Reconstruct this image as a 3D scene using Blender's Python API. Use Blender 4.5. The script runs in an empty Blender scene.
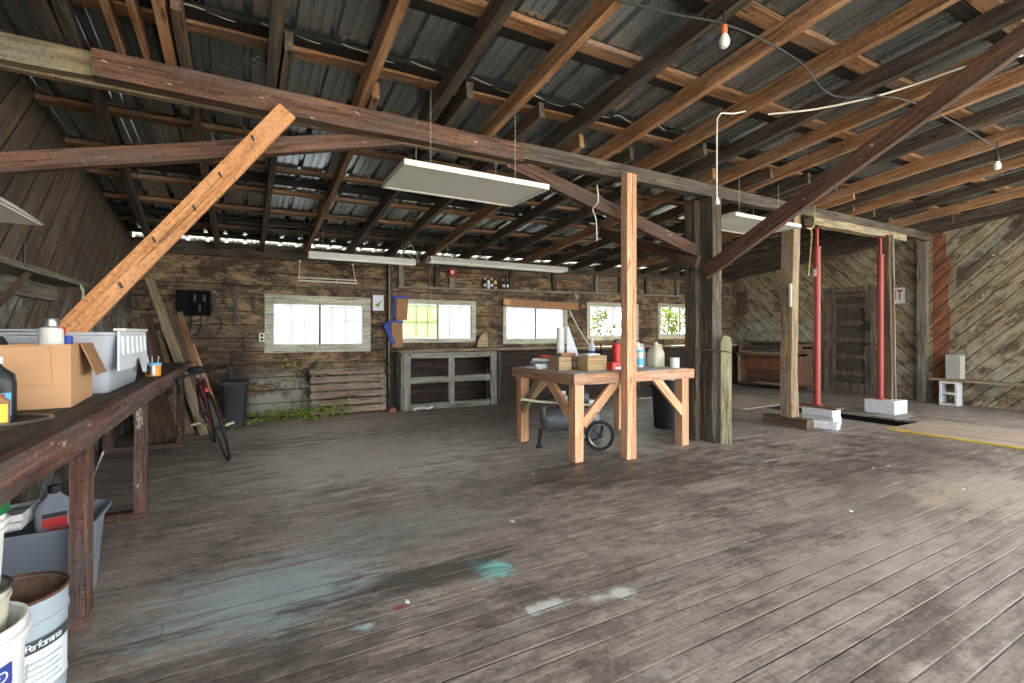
import bpy, bmesh, math, random
from mathutils import Vector, Matrix, noise
R = random.Random(7)
PI = math.pi
scene = bpy.context.scene
col = scene.collection

# ---------------------------------------------------------------- camera
FPX, HOR = 482.0, 334.0
cam_d = bpy.data.cameras.new('camera')
cam_d.lens = FPX * 36.0 / 1024.0
cam_d.sensor_width = 36.0
cam_d.shift_y = -(341.5 - HOR) / 1024.0
cam_d.clip_start = 0.05
cam_d.clip_end = 300
cam = bpy.data.objects.new('camera', cam_d)
col.objects.link(cam)
cam.location = (0, 0, 1.2)
cam.rotation_euler = (PI / 2, 0, -math.atan2(.4873, .8732))
scene.camera = cam

# ---------------------------------------------------------------- light
world = bpy.data.worlds.new('world')
scene.world = world
world.use_nodes = True
wn = world.node_tree.nodes
wn['Background'].inputs['Color'].default_value = (0.94, 0.97, 1.0, 1)
wn['Background'].inputs['Strength'].default_value = 1.0
sun_d = bpy.data.lights.new('sun', 'SUN')
sun_d.energy = 5.0
sun_d.angle = math.radians(2)
sun_d.color = (1.0, 0.94, 0.85)
sun = bpy.data.objects.new('sun', sun_d)
col.objects.link(sun)
sun.rotation_euler = Vector((-.38, -.7, -1.0)).to_track_quat('-Z', 'Y').to_euler()
sun.location = (6, 14, 12)
vs = scene.view_settings
vs.view_transform = 'Standard'
vs.look = 'None'
vs.gamma = 1
vs.use_curve_mapping = False
vs.exposure = 3.12
try:
    scene.cycles.use_denoising = True
    scene.cycles.max_bounces = 10
    scene.cycles.diffuse_bounces = 6
    scene.cycles.transparent_max_bounces = 12
    scene.cycles.sample_clamp_indirect = 8
except Exception:
    pass


# ---------------------------------------------------------------- node helper
def lin(r, g, b):
    return tuple(((c / 255) / 12.92 if c <= 10 else (((c / 255) + .055) / 1.055) ** 2.4) for c in (r, g, b)) + (1,)


class NT:
    def __init__(s, name):
        s.mat = bpy.data.materials.new(name)
        s.mat.use_nodes = True
        s.t = s.mat.node_tree
        s.bsdf = s.t.nodes['Principled BSDF']

    def n(s, typ, **kw):
        nd = s.t.nodes.new(typ)
        for k, v in kw.items():
            setattr(nd, k, v)
        return nd

    def put(s, sock, v):
        if isinstance(v, bpy.types.NodeSocket):
            s.t.links.new(v, sock)
        elif v is not None:
            if isinstance(v, (tuple, list)) and len(v) == 3 and sock.type == 'RGBA':
                v = tuple(v) + (1,)
            sock.default_value = v

    def m(s, op, a, b=None, c=None, clamp=False):
        nd = s.n('ShaderNodeMath', operation=op, use_clamp=clamp)
        for i, v in enumerate((a, b, c)):
            if v is not None:
                s.put(nd.inputs[i], v)
        return nd.outputs[0]

    def pos(s):
        return s.n('ShaderNodeTexCoord').outputs['Object']

    def rand(s):
        return s.n('ShaderNodeObjectInfo').outputs['Random']

    def sep(s, v):
        nd = s.n('ShaderNodeSeparateXYZ')
        s.put(nd.inputs[0], v)
        return nd.outputs

    def comb(s, x, y, z):
        nd = s.n('ShaderNodeCombineXYZ')
        for i, v in enumerate((x, y, z)):
            s.put(nd.inputs[i], v)
        return nd.outputs[0]

    def noise(s, vec, scale, detail=4, rough=.6, dist=0.0):
        nd = s.n('ShaderNodeTexNoise')
        s.put(nd.inputs['Vector'], vec)
        nd.inputs['Scale'].default_value = scale
        nd.inputs['Detail'].default_value = detail
        nd.inputs['Roughness'].default_value = rough
        nd.inputs['Distortion'].default_value = dist
        return nd.outputs['Fac']

    def white(s, v):
        nd = s.n('ShaderNodeTexWhiteNoise', noise_dimensions='1D')
        s.put(nd.inputs['W'], v)
        return nd.outputs['Value']

    def ramp(s, fac, stops, mode='LINEAR'):
        nd = s.n('ShaderNodeValToRGB')
        s.put(nd.inputs['Fac'], fac)
        cr = nd.color_ramp
        cr.interpolation = mode
        while len(cr.elements) < len(stops):
            cr.elements.new(.5)
        for e, (p, c) in zip(cr.elements, stops):
            e.position = p
            e.color = c if not isinstance(c, (int, float)) else (c, c, c, 1)
        return nd.outputs[0]

    def step(s, v, a, b):  # smoothstep 0..1
        nd = s.n('ShaderNodeMapRange', interpolation_type='SMOOTHSTEP')
        s.put(nd.inputs['Value'], v)
        nd.inputs['From Min'].default_value = a
        nd.inputs['From Max'].default_value = b
        return nd.outputs[0]

    def mix(s, f, a, b, blend='MIX'):
        nd = s.n('ShaderNodeMix', data_type='RGBA', blend_type=blend)
        s.put(nd.inputs[0], f)
        s.put(nd.inputs[6], a)
        s.put(nd.inputs[7], b)
        return nd.outputs[2]

    def bump(s, h, strength=.4, dist=.01):
        nd = s.n('ShaderNodeBump')
        nd.inputs['Strength'].default_value = strength
        nd.inputs['Distance'].default_value = dist
        s.put(nd.inputs['Height'], h)
        s.t.links.new(nd.outputs[0], s.bsdf.inputs['Normal'])

    def out(s, color, rough=.75, metal=0.0, spec=.3):
        s.put(s.bsdf.inputs['Base Color'], color)
        s.put(s.bsdf.inputs['Roughness'], rough)
        s.put(s.bsdf.inputs['Metallic'], metal)
        s.put(s.bsdf.inputs['Specular IOR Level'], spec)
        return s.mat


def wood(name, c1, c2, c3, axis=0, sc=1.0, dark=.45, knots=True, spots=None, rough=.8, weather=.4):
    """timber with the grain along one local axis; c1 dark, c2 mid, c3 light"""
    k = NT(name)
    P = k.sep(k.pos())
    r = k.rand()
    a = [P[0], P[1], P[2]]
    for i in range(3):
        a[i] = k.m('MULTIPLY', a[i], (2.2 if i == axis else 34) * sc)
    off = k.m('MULTIPLY', r, 37.0)
    a[axis] = k.m('ADD', a[axis], off)
    g = k.noise(k.comb(*a), 1.0, 5, .65, .6)
    b = [k.m('ADD', k.m('MULTIPLY', P[i], (1.3 if i == axis else 7)), off) for i in range(3)]
    big = k.noise(k.comb(*b), 1.4, 4, .6)
    colr = k.ramp(g, [(.3, c1), (.5, c2), (.72, c3)])
    colr = k.mix(k.m('MULTIPLY', k.step(big, .44, .66), dark), colr, c1)
    gy = sum(c2[:3]) / 3
    wx = k.noise(k.comb(*[k.m('ADD', k.m('MULTIPLY', P[i], (1.1 if i == axis else 4)), off) for i in range(3)]), 1.9, 5, .65)
    colr = k.mix(k.m('MULTIPLY', k.step(wx, .46, .62), weather), colr, (gy * 1.25, gy * 1.2, gy * 1.08, 1))
    ck = k.noise(k.comb(*[k.m('ADD', k.m('MULTIPLY', P[i], (1.6 if i == axis else 55)), off) for i in range(3)]), 1.0, 3, .5, .8)
    crack = k.step(ck, .6, .68)
    colr = k.mix(k.m('MULTIPLY', crack, .7), colr, tuple(x * .22 for x in c1[:3]) + (1,))
    fs = k.noise(k.pos(), 60, 3, .7)
    colr = k.mix(k.m('MULTIPLY', k.step(fs, .5, .66), .45), colr, tuple(x * .4 for x in c1[:3]) + (1,))
    ls = k.noise(k.pos(), 31, 5, .78)
    colr = k.mix(k.m('MULTIPLY', k.step(ls, .58, .68), .4), colr, tuple(min(1, x * 1.5) for x in c3[:3]) + (1,))
    if knots:
        q = [k.m('MULTIPLY', P[i], (2.1 if i == axis else 9)) for i in range(3)]
        v = k.n('ShaderNodeTexVoronoi')
        k.put(v.inputs['Vector'], k.comb(k.m('ADD', q[0], off), q[1], q[2]))
        v.inputs['Scale'].default_value = 1.0
        kn = k.m('SUBTRACT', 1, k.step(v.outputs['Distance'], .06, .16))
        colr = k.mix(k.m('MULTIPLY', kn, .75), colr, tuple(x * .35 for x in c1[:3]) + (1,))
    if spots:
        sp = k.noise(k.comb(*[k.m('ADD', k.m('MULTIPLY', P[i], 5 if i == axis else 11), off) for i in range(3)]), 1.6, 6, .7)
        colr = k.mix(k.step(sp, spots[1], spots[1] + .05), colr, spots[0])
    bri = k.m('ADD', .82, k.m('MULTIPLY', r, .36))
    colr = k.mix(1.0, colr, k.comb(bri, bri, bri), 'MULTIPLY')
    k.bump(k.m('SUBTRACT', k.m('ADD', g, k.m('MULTIPLY', big, .6)), k.m('MULTIPLY', crack, 1.2)), .5, .006)
    return k.out(colr, rough)


def plain(name, c, rough=.6, metal=0.0, var=.25, scale=9, spec=.4, dirt=None):
    k = NT(name)
    g = k.noise(k.pos(), scale, 5, .6)
    lo = tuple(x * (1 - var) for x in c[:3]) + (1,)
    hi = tuple(min(1, x * (1 + var)) for x in c[:3]) + (1,)
    colr = k.ramp(g, [(.35, lo), (.65, hi)])
    if dirt:
        d = k.noise(k.pos(), scale * 1.7, 6, .7)
        colr = k.mix(k.step(d, dirt[1], dirt[1] + .12), colr, dirt[0])
    k.bump(g, .12, .004)
    return k.out(colr, rough, metal, spec)


def planks(name, uv, width, length, stops, dark, light, gap=.012, uvs=None, patches=None,
           var=.45, rough=.8, gapcol=.12, lightamt=.6, darkamt=.7, gscale=1.0, bstr=.6, speck=.45, grey=.3, jgap=.5, arris=0):
    """boarding: uv(k, P) gives along / across sockets"""
    k = NT(name)
    pos = k.pos()
    P = k.sep(pos)
    u, v = uv(k, P)
    w = k.m('DIVIDE', v, width)
    idx = k.m('FLOOR', w)
    fr = k.m('SUBTRACT', w, idx)
    r1 = k.white(idx)
    u2 = k.m('ADD', k.m('DIVIDE', u, length), k.m('MULTIPLY', r1, 7.31))
    jd = k.m('FLOOR', u2)
    jf = k.m('SUBTRACT', u2, jd)
    r2 = k.white(k.m('ADD', k.m('MULTIPLY', idx, 13.7), k.m('MULTIPLY', jd, 3.3)))
    g = k.noise(k.comb(k.m('MULTIPLY', u, 2.4 * gscale), k.m('MULTIPLY', v, 38 * gscale), k.m('MULTIPLY', r2, 50)), 1.0, 6, .68, .5)
    colr = k.ramp(g, stops)
    bri = k.m('ADD', 1 - var * .55, k.m('MULTIPLY', r2, var * 1.1))
    colr = k.mix(1.0, colr, k.comb(bri, bri, bri), 'MULTIPLY')
    # big weather stains that run a little with the boards, and worn pale areas
    sv = k.comb(k.m('MULTIPLY', u, .55), k.m('ADD', k.m('MULTIPLY', v, 1.1), k.m('MULTIPLY', r2, .5)), P[0])
    st = k.noise(sv, 1.9, 8, .74, .5)
    colr = k.mix(k.m('MULTIPLY', k.step(st, .48, .6), darkamt), colr, dark)
    sv2 = k.comb(k.m('MULTIPLY', u, 1.3), k.m('ADD', k.m('MULTIPLY', v, 3.4), k.m('MULTIPLY', r2, 2.5)), k.m('ADD', P[0], 9))
    s2 = k.noise(sv2, 1.7, 8, .74, .3)
    colr = k.mix(k.m('MULTIPLY', k.step(s2, .53, .63), lightamt), colr, light)
    ck = k.noise(k.comb(k.m('MULTIPLY', u, 1.5), k.m('MULTIPLY', v, 60), k.m('MULTIPLY', r2, 31)), 1.0, 3, .5, .8)
    crack = k.step(ck, .6, .7)
    colr = k.mix(k.m('MULTIPLY', crack, .6), colr, tuple(x * .4 for x in dark[:3]) + (1,))
    fs = k.noise(pos, 42, 5, .75)
    colr = k.mix(k.m('MULTIPLY', k.step(fs, .5, .7), speck), colr, tuple(x * .5 for x in dark[:3]) + (1,))
    colr = k.mix(k.m('MULTIPLY', k.step(fs, .46, .3), speck * .8), colr, light)
    hue = k.white(k.m('ADD', k.m('MULTIPLY', idx, 5.1), k.m('MULTIPLY', jd, 2.7)))
    gm = sum(stops[1][1][:3]) / 3
    colr = k.mix(k.m('MULTIPLY', hue, grey), colr, (gm, gm, gm * .92, 1))
    if patches:
        colr = patches(k, pos, P, colr, u, v, idx, r2)
    if arris:
        an = k.noise(k.comb(k.m('MULTIPLY', u, 1.4), k.m('MULTIPLY', v, 5), 1), 1.6, 5, .7)
        am = k.m('MULTIPLY', k.m('SUBTRACT', 1, k.step(fr, .05, .11)), k.step(an, .42, .6))
        colr = k.mix(k.m('MULTIPLY', am, arris), colr, lin(190, 176, 160))
    e = k.m('MULTIPLY', k.m('MINIMUM', fr, k.m('SUBTRACT', 1, fr)), width)
    ej = k.m('MULTIPLY', k.m('MINIMUM', jf, k.m('SUBTRACT', 1, jf)), length)
    ee = k.m('MINIMUM', e, k.m('DIVIDE', ej, jgap))
    gg = k.step(ee, gap * .25, gap)
    if arris:
        gg = k.m('MAXIMUM', gg, k.m('MULTIPLY', k.step(k.noise(k.comb(k.m('MULTIPLY', u, .9), k.m('MULTIPLY', v, 4), 7), 1.3, 4, .6), .4, .6), .8))
    colr = k.mix(gg, tuple(x * gapcol for x in dark[:3]) + (1,), colr)
    k.bump(k.m('ADD', k.m('MULTIPLY', gg, 1.4), k.m('ADD', k.m('MULTIPLY', g, .35), k.m('MULTIPLY', r2, .5))), bstr, .012)
    return k.out(colr, rough)


# ---------------------------------------------------------------- materials
M = {}
M['dark'] = wood('dark_timber', lin(38, 33, 28), lin(76, 66, 56), lin(116, 104, 88), spots=(lin(150, 142, 120), .72))
M['brown'] = wood('brown_timber', lin(54, 42, 33), lin(96, 76, 60), lin(134, 110, 88), spots=(lin(168, 156, 132), .69))
M['reddish'] = wood('red_brown_timber', lin(56, 38, 30), lin(98, 70, 55), lin(130, 98, 78), spots=(lin(176, 166, 140), .64))
M['orange'] = wood('sawn_fir', lin(92, 62, 42), lin(150, 110, 76), lin(184, 144, 106), dark=.35, weather=.25)
M['firbrace'] = wood('fir_brace_wood', lin(140, 92, 56), lin(190, 134, 86), lin(210, 158, 110), dark=.2, weather=.1)
M['fir'] = wood('new_fir', lin(168, 118, 84), lin(204, 156, 118), lin(222, 182, 146), dark=.15, weather=.08)
M['grey'] = wood('weathered_grey_wood', lin(70, 64, 54), lin(122, 114, 98), lin(160, 152, 134))
M['pale'] = wood('pale_old_timber', lin(96, 78, 56), lin(150, 128, 98), lin(184, 164, 132))
M['lichen'] = wood('lichen_timber', lin(80, 70, 52), lin(136, 122, 92), lin(170, 158, 126))
M['purlin'] = wood('rough_purlin', lin(80, 54, 36), lin(142, 104, 72), lin(184, 146, 110), dark=.5)
M['tarred'] = wood('tarred_board', lin(18, 16, 14), lin(34, 30, 26), lin(52, 46, 40), knots=False)
M['bench'] = wood('red_bench_wood', lin(52, 35, 29), lin(92, 62, 53), lin(132, 102, 88), spots=(lin(150, 138, 124), .62), dark=.6, weather=.6)
M['benchtop'] = wood('dirty_bench_boards', lin(42, 36, 31), lin(78, 68, 58), lin(118, 104, 90), axis=1)
M['leg'] = wood('upright_wood', lin(70, 42, 30), lin(122, 80, 58), lin(160, 114, 84), axis=2)
M['firleg'] = wood('new_fir_upright', lin(168, 118, 84), lin(204, 156, 118), lin(222, 182, 146), axis=2, dark=.15, weather=.08)
M['darkpost'] = wood('old_dark_post', lin(36, 31, 26), lin(72, 63, 52), lin(116, 106, 90), axis=2, spots=(lin(140, 134, 112), .64))
M['palepost'] = wood('pale_post', lin(112, 88, 62), lin(164, 138, 106), lin(192, 170, 136), axis=2)
M['brownpost'] = wood('brown_post', lin(66, 50, 38), lin(112, 90, 70), lin(150, 128, 104), axis=2)
M['greenpost'] = wood('mossy_plank', lin(92, 86, 62), lin(138, 134, 104), lin(172, 168, 138), axis=2, spots=(lin(70, 50, 38), .62))
M['greypost2'] = wood('dark_grey_post', lin(42, 36, 29), lin(82, 71, 58), lin(136, 123, 100), dark=.65, weather=.6, spots=(lin(132, 122, 100), .64))
M['greypost'] = wood('grey_post', lin(74, 68, 58), lin(118, 112, 98), lin(156, 150, 134), axis=2)
M['tabletop'] = wood('pale_table_boards', lin(140, 132, 124), lin(188, 182, 174), lin(214, 210, 202), weather=.3, dark=.25, rough=.5)
M['apronwood'] = wood('table_apron_wood', lin(128, 92, 68), lin(180, 138, 108), lin(204, 168, 138), weather=.3, dark=.25)
M['pallet'] = wood('pallet_slats', lin(88, 72, 58), lin(144, 122, 102), lin(178, 158, 138))
M['cabinet'] = wood('worn_grey_paint', lin(74, 70, 62), lin(128, 126, 116), lin(168, 166, 156), spots=(lin(78, 62, 48), .6))
M['cabin_dark'] = wood('cabinet_boards', lin(26, 19, 15), lin(50, 37, 30), lin(82, 63, 50))
M['ply'] = wood('plywood', lin(126, 108, 92), lin(158, 138, 118), lin(180, 162, 142), axis=1, sc=.4)
M['doorwood'] = wood('old_door_paint', lin(56, 47, 39), lin(100, 88, 74), lin(150, 138, 120), axis=2, spots=(lin(160, 150, 134), .64))
M['trimwood'] = wood('window_trim', lin(128, 126, 106), lin(176, 174, 154), lin(206, 204, 186), spots=(lin(82, 72, 56), .66))
M['organ'] = wood('organ_wood', lin(70, 46, 34), lin(104, 72, 54), lin(128, 94, 72), axis=1, dark=.15, knots=False, rough=.5)
M['white'] = plain('white_enamel', lin(206, 206, 196), .4, var=.06)
M['diffuser'] = plain('lamp_diffuser', lin(214, 216, 204), .5, var=.04)
M['tube'] = plain('fluorescent_tube', lin(240, 242, 236), .25, var=.02)
M['steel'] = plain('bare_steel', lin(150, 150, 146), .35, .9, var=.15)
M['darksteel'] = plain('dark_steel', lin(52, 50, 48), .5, .6, var=.3)
M['wire'] = plain('galvanised_wire', lin(168, 166, 156), .5, .3, var=.1)
M['black'] = plain('black_plastic', lin(34, 36, 40), .45, var=.2)
M['rubber'] = plain('black_rubber', lin(28, 28, 28), .75, var=.2)
M['block'] = plain('concrete_block', lin(196, 198, 200), .9, var=.16, scale=30)
M['blockgrey'] = plain('grey_concrete_block', lin(158, 156, 146), .9, var=.2, scale=34)
M['redpaint'] = plain('red_post_paint', lin(142, 52, 44), .45, var=.12)
M['cardboard'] = plain('cardboard', lin(190, 148, 108), .85, var=.08, scale=4)
M['carddark'] = plain('brown_cardboard', lin(150, 112, 78), .85, var=.1, scale=5)
M['yellow'] = plain('yellow_edge_paint', lin(206, 176, 58), .6, var=.2)
M['bucketgrey'] = plain('grey_pail_metal', lin(158, 170, 178), .4, .1, var=.06)
M['rust'] = plain('rusty_rim', lin(88, 58, 46), .8, var=.4, scale=24)
M['rustin'] = plain('dried_brown_paint', lin(104, 82, 64), .7, var=.4, scale=14)
M['bucketwhite'] = plain('white_pail_plastic', lin(222, 224, 220), .45, var=.05, dirt=(lin(150, 146, 134), .66))
M['label'] = plain('paper_label', lin(206, 212, 216), .6, var=.04)
M['labeldark'] = plain('dark_label_band', lin(62, 66, 72), .5, var=.1)
M['labelblue'] = plain('blue_label_band', lin(54, 66, 140), .5, var=.1)
M['greenlid'] = plain('green_lid', lin(24, 104, 58), .45, var=.1)
M['totegrey'] = plain('grey_bin_plastic', lin(118, 126, 136), .5, var=.06)
M['red'] = plain('red_plastic', lin(186, 44, 42), .45, var=.12)
M['blue'] = plain('blue_plastic', lin(40, 70, 170), .5, var=.15)
M['orangelab'] = plain('orange_label', lin(222, 150, 60), .5, var=.1)
M['yellowlab'] = plain('yellow_label', lin(232, 204, 70), .5, var=.08)
M['cyanlab'] = plain('cyan_label', lin(96, 178, 220), .5, var=.1)
M['paper'] = plain('paper', lin(206, 206, 200), .7, var=.08)
M['jug'] = plain('cloudy_plastic_jug', lin(190, 186, 166), .4, var=.1)
M['clothpanel'] = plain('organ_cloth', lin(132, 84, 64), .9, var=.12)
M['organfelt'] = plain('organ_key_shelf', lin(150, 140, 120), .6, var=.3)
M['maroon'] = plain('maroon_bike_paint', lin(74, 26, 34), .35, .2, var=.1)
M['bulbw'] = plain('white_bulb_glass', lin(226, 228, 222), .2, var=.02)
M['orangecap'] = plain('orange_socket', lin(226, 104, 58), .5, var=.05)
M['ink'] = plain('red_sign_ink', lin(150, 34, 54), .6, var=.1)
M['inkdark'] = plain('dark_print', lin(44, 44, 52), .6, var=.1)
M['rope'] = plain('yellow_rope', lin(160, 146, 92), .8, var=.2)
M['cordw'] = plain('white_cord', lin(214, 210, 198), .6, var=.05)
M['cordb'] = plain('black_cord', lin(26, 25, 25), .6, var=.1)
M['bluetape'] = plain('blue_tape', lin(44, 64, 138), .6, var=.2)
M['aluminium'] = plain('aluminium_frame', lin(176, 180, 180), .4, .6, var=.08)
M['pit'] = plain('pit_earth', lin(9, 8, 8), .95, var=.3)
M['deepblack'] = plain('black_enamel', lin(12, 12, 12), .6, var=.2, spec=.08)
M['tank'] = plain('grey_tank_paint', lin(98, 104, 108), .45, .3, var=.14)
M['gravel'] = plain('pale_gravel', lin(176, 170, 158), .95, var=.25, scale=3)
M['coil'] = plain('brown_coil', lin(92, 74, 56), .85, var=.3, scale=40)


def leafmat(name, c):
    k = NT(name)
    g = k.noise(k.pos(), 14, 3, .6)
    colr = k.ramp(g, [(.3, tuple(x * .55 for x in c[:3]) + (1,)), (.7, tuple(min(1, x * 1.4) for x in c[:3]) + (1,))])
    k.out(colr, .6)
    tr = k.n('ShaderNodeBsdfTranslucent')
    k.put(tr.inputs['Color'], colr)
    mx = k.n('ShaderNodeMixShader')
    mx.inputs[0].default_value = .35
    k.t.links.new(k.bsdf.outputs[0], mx.inputs[1])
    k.t.links.new(tr.outputs[0], mx.inputs[2])
    k.t.links.new(mx.outputs[0], k.t.nodes['Material Output'].inputs['Surface'])
    return k.mat


M['leaf'] = leafmat('green_leaf', lin(132, 168, 62))
M['leafy'] = leafmat('yellow_green_leaf', lin(176, 186, 70))
M['shrubleaf'] = leafmat('shrub_leaf', lin(84, 96, 26))


def frosted(name, c, trans=.7):
    k = NT(name)
    t = k.n('ShaderNodeBsdfTranslucent')
    g = k.noise(k.pos(), 2.2, 3, .5)
    colr = k.ramp(g, [(.3, tuple(x * .92 for x in c[:3]) + (1,)), (.7, c)])
    k.put(t.inputs['Color'], colr)
    d = k.n('ShaderNodeBsdfDiffuse')
    k.put(d.inputs['Color'], colr)
    mx = k.n('ShaderNodeMixShader')
    mx.inputs[0].default_value = trans
    k.t.links.new(d.outputs[0], mx.inputs[1])
    k.t.links.new(t.outputs[0], mx.inputs[2])
    k.t.links.new(mx.outputs[0], k.t.nodes['Material Output'].inputs['Surface'])
    return k.mat


def clear(name, tint=(.95, .98, .96, 1), gloss=.06):
    k = NT(name)
    t = k.n('ShaderNodeBsdfTransparent')
    t.inputs['Color'].default_value = tint
    g = k.n('ShaderNodeBsdfGlossy')
    g.inputs['Roughness'].default_value = .08
    mx = k.n('ShaderNodeMixShader')
    mx.inputs[0].default_value = gloss
    k.t.links.new(t.outputs[0], mx.inputs[1])
    k.t.links.new(g.outputs[0], mx.inputs[2])
    k.t.links.new(mx.outputs[0], k.t.nodes['Material Output'].inputs['Surface'])
    return k.mat


M['frostwhite'] = frosted('milky_window_film', (.52, .545, .57, 1))
M['frostgreen'] = frosted('greenish_window_film', (.44, .52, .33, 1))
M['glass'] = clear('window_glass')
M['clearplastic'] = clear('clear_plastic', (.86, .90, .93, 1), .16)


def cloudy_plastic():
    k = NT('translucent_tote_plastic')
    d = k.n('ShaderNodeBsdfTranslucent')
    d.inputs['Color'].default_value = (.8, .85, .9, 1)
    t = k.n('ShaderNodeBsdfTransparent')
    t.inputs['Color'].default_value = (.8, .85, .9, 1)
    k.out((.86, .89, .92, 1), .35)
    m1 = k.n('ShaderNodeMixShader')
    m1.inputs[0].default_value = .4
    m2 = k.n('ShaderNodeMixShader')
    m2.inputs[0].default_value = .42
    k.t.links.new(k.bsdf.outputs[0], m1.inputs[1])
    k.t.links.new(d.outputs[0], m1.inputs[2])
    k.t.links.new(m1.outputs[0], m2.inputs[1])
    k.t.links.new(t.outputs[0], m2.inputs[2])
    k.t.links.new(m2.outputs[0], k.t.nodes['Material Output'].inputs['Surface'])
    return k.mat


M['cloudy'] = cloudy_plastic()


def roof_metal():
    k = NT('galvanised_roofing')
    P = k.pos()
    g = k.noise(P, 55, 3, .7)
    b = k.noise(P, 1.3, 5, .6)
    colr = k.ramp(g, [(.35, lin(132, 142, 144)), (.65, lin(168, 178, 180))])
    colr = k.mix(k.m('MULTIPLY', k.step(b, .45, .7), .45), colr, lin(112, 118, 120))
    k.bump(g, .04, .002)
    return k.out(colr, k.m('ADD', .14, k.m('MULTIPLY', b, .22)), .82, .5)


M['roof'] = roof_metal()


def floor_patches(k, pos, P, colr, u, v, idx, r2):
    n1 = k.noise(k.comb(k.m('MULTIPLY', P[0], 1.2), k.m('MULTIPLY', P[1], 4), 0), 2.2, 7, .72)
    n2 = k.noise(pos, 7, 6, .75)
    n3 = k.noise(k.comb(k.m('MULTIPLY', P[0], 2.2), k.m('MULTIPLY', P[1], 9), 3), 2.4, 8, .78)
    wh = k.noise(pos, 23, 4, .7)
    colr = k.mix(k.m('MULTIPLY', k.step(wh, .7, .74), .6), colr, lin(190, 186, 178))

    def blob(cx, cy, rx, ry, c, n, amt, edge=.5):
        nonlocal colr
        dx = k.m('DIVIDE', k.m('SUBTRACT', P[0], cx), rx)
        dy = k.m('DIVIDE', k.m('SUBTRACT', P[1], cy), ry)
        d = k.m('SQRT', k.m('ADD', k.m('MULTIPLY', dx, dx), k.m('MULTIPLY', dy, dy)))
        f = k.step(k.m('ADD', k.m('SUBTRACT', 1, d), k.m('MULTIPLY', k.m('SUBTRACT', n, .5), 3.2)), .05, edge + .25)
        colr = k.mix(k.m('MULTIPLY', f, amt), colr, c)
    wd = k.noise(k.comb(k.m('MULTIPLY', P[0], 1.6), k.m('MULTIPLY', P[1], 3.4), 5), 1.5, 9, .78)
    colr = k.mix(k.m('MULTIPLY', k.step(wd, .5, .62), .55), colr, lin(66, 57, 51))
    # spilt oil and wear, dusty wear paled to paint in window light, blue paint, chalk-white paint
    blob(3.2, 3.0, 1.5, .9, lin(44, 39, 36), n1, .55)
    blob(4.8, 2.2, 1.2, .6, lin(56, 48, 42), n1, .5)
    blob(5.0, 4.6, 1.6, .9, lin(72, 66, 60), n1, .5)
    blob(1.0, 4.9, 2.0, 1.5, lin(196, 188, 178), n1, .65)  # pooled window light painted over pale dusty wear
    blob(1.0, 6.6, 2.2, .8, lin(200, 190, 180), n1, .6)  # painted window light again, on the dusty boards nearer the windows
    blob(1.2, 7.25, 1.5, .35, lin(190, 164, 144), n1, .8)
    blob(4.0, 1.6, 1.0, .9, lin(140, 120, 106), n1, .35)
    blob(.12, 2.5, .66, .5, lin(160, 184, 188), n3, .62)
    blob(.75, 2.9, .8, .4, lin(130, 140, 140), n1, .4)
    blob(1.11, 2.2, .15, .16, lin(132, 198, 196), n2, .95)
    blob(1.2, 1.78, .17, .05, lin(196, 200, 194), n2, .95)
    blob(1.52, 1.71, .16, .06, lin(196, 200, 194), n2, .95)
    blob(.45, 2.02, .07, .04, lin(176, 206, 204), n2, .9)
    blob(-.15, 1.95, 1.4, .35, lin(58, 52, 48), n1, .6)
    blob(.75, 2.3, .75, .16, lin(52, 48, 46), n1, .75)
    blob(2.6, 3.35, 1.2, .5, lin(48, 42, 38), n1, .65)
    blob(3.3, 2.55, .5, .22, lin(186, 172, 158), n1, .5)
    blob(6.2, 2.3, 1.3, .8, lin(64, 58, 52), n1, .5)
    blob(.6, 2.08, .04, .03, lin(150, 60, 70), n2, .8)
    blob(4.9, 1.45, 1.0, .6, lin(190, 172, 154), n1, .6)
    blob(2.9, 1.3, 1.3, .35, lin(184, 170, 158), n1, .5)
    return colr


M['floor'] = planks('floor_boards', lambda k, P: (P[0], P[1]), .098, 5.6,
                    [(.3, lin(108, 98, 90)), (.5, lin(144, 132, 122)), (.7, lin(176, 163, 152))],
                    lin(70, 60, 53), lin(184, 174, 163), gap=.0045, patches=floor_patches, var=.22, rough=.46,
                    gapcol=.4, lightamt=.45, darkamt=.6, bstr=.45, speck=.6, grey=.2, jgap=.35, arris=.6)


def back_patches(k, pos, P, colr, u, v, idx, r2):
    n1 = k.noise(pos, 1.7, 7, .7)
    s1 = k.noise(k.comb(k.m('MULTIPLY', P[0], 1.0), k.m('MULTIPLY', P[2], 1.5), 3), 1.5, 10, .74, .6)
    colr = k.mix(k.m('MULTIPLY', k.step(s1, .5, .57), .75), colr, lin(42, 31, 24))
    s2 = k.noise(k.comb(k.m('MULTIPLY', P[0], 1.4), k.m('MULTIPLY', P[2], 2.6), 14), 1.9, 9, .75, .4)
    colr = k.mix(k.m('MULTIPLY', k.step(s2, .52, .6), .55), colr, lin(156, 134, 100))
    low = k.m('SUBTRACT', 1, k.step(P[2], .45, .75))
    left = k.step(P[0], -.2, .1)
    gr = k.m('MULTIPLY', k.m('MULTIPLY', low, left), k.step(n1, .42, .55))
    colr = k.mix(k.m('MULTIPLY', gr, .8), colr, lin(150, 148, 136))
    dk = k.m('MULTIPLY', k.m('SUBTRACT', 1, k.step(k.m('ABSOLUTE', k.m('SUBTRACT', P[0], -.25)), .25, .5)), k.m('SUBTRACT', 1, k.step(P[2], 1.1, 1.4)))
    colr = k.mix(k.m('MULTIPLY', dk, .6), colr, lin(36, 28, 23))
    return colr


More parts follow.
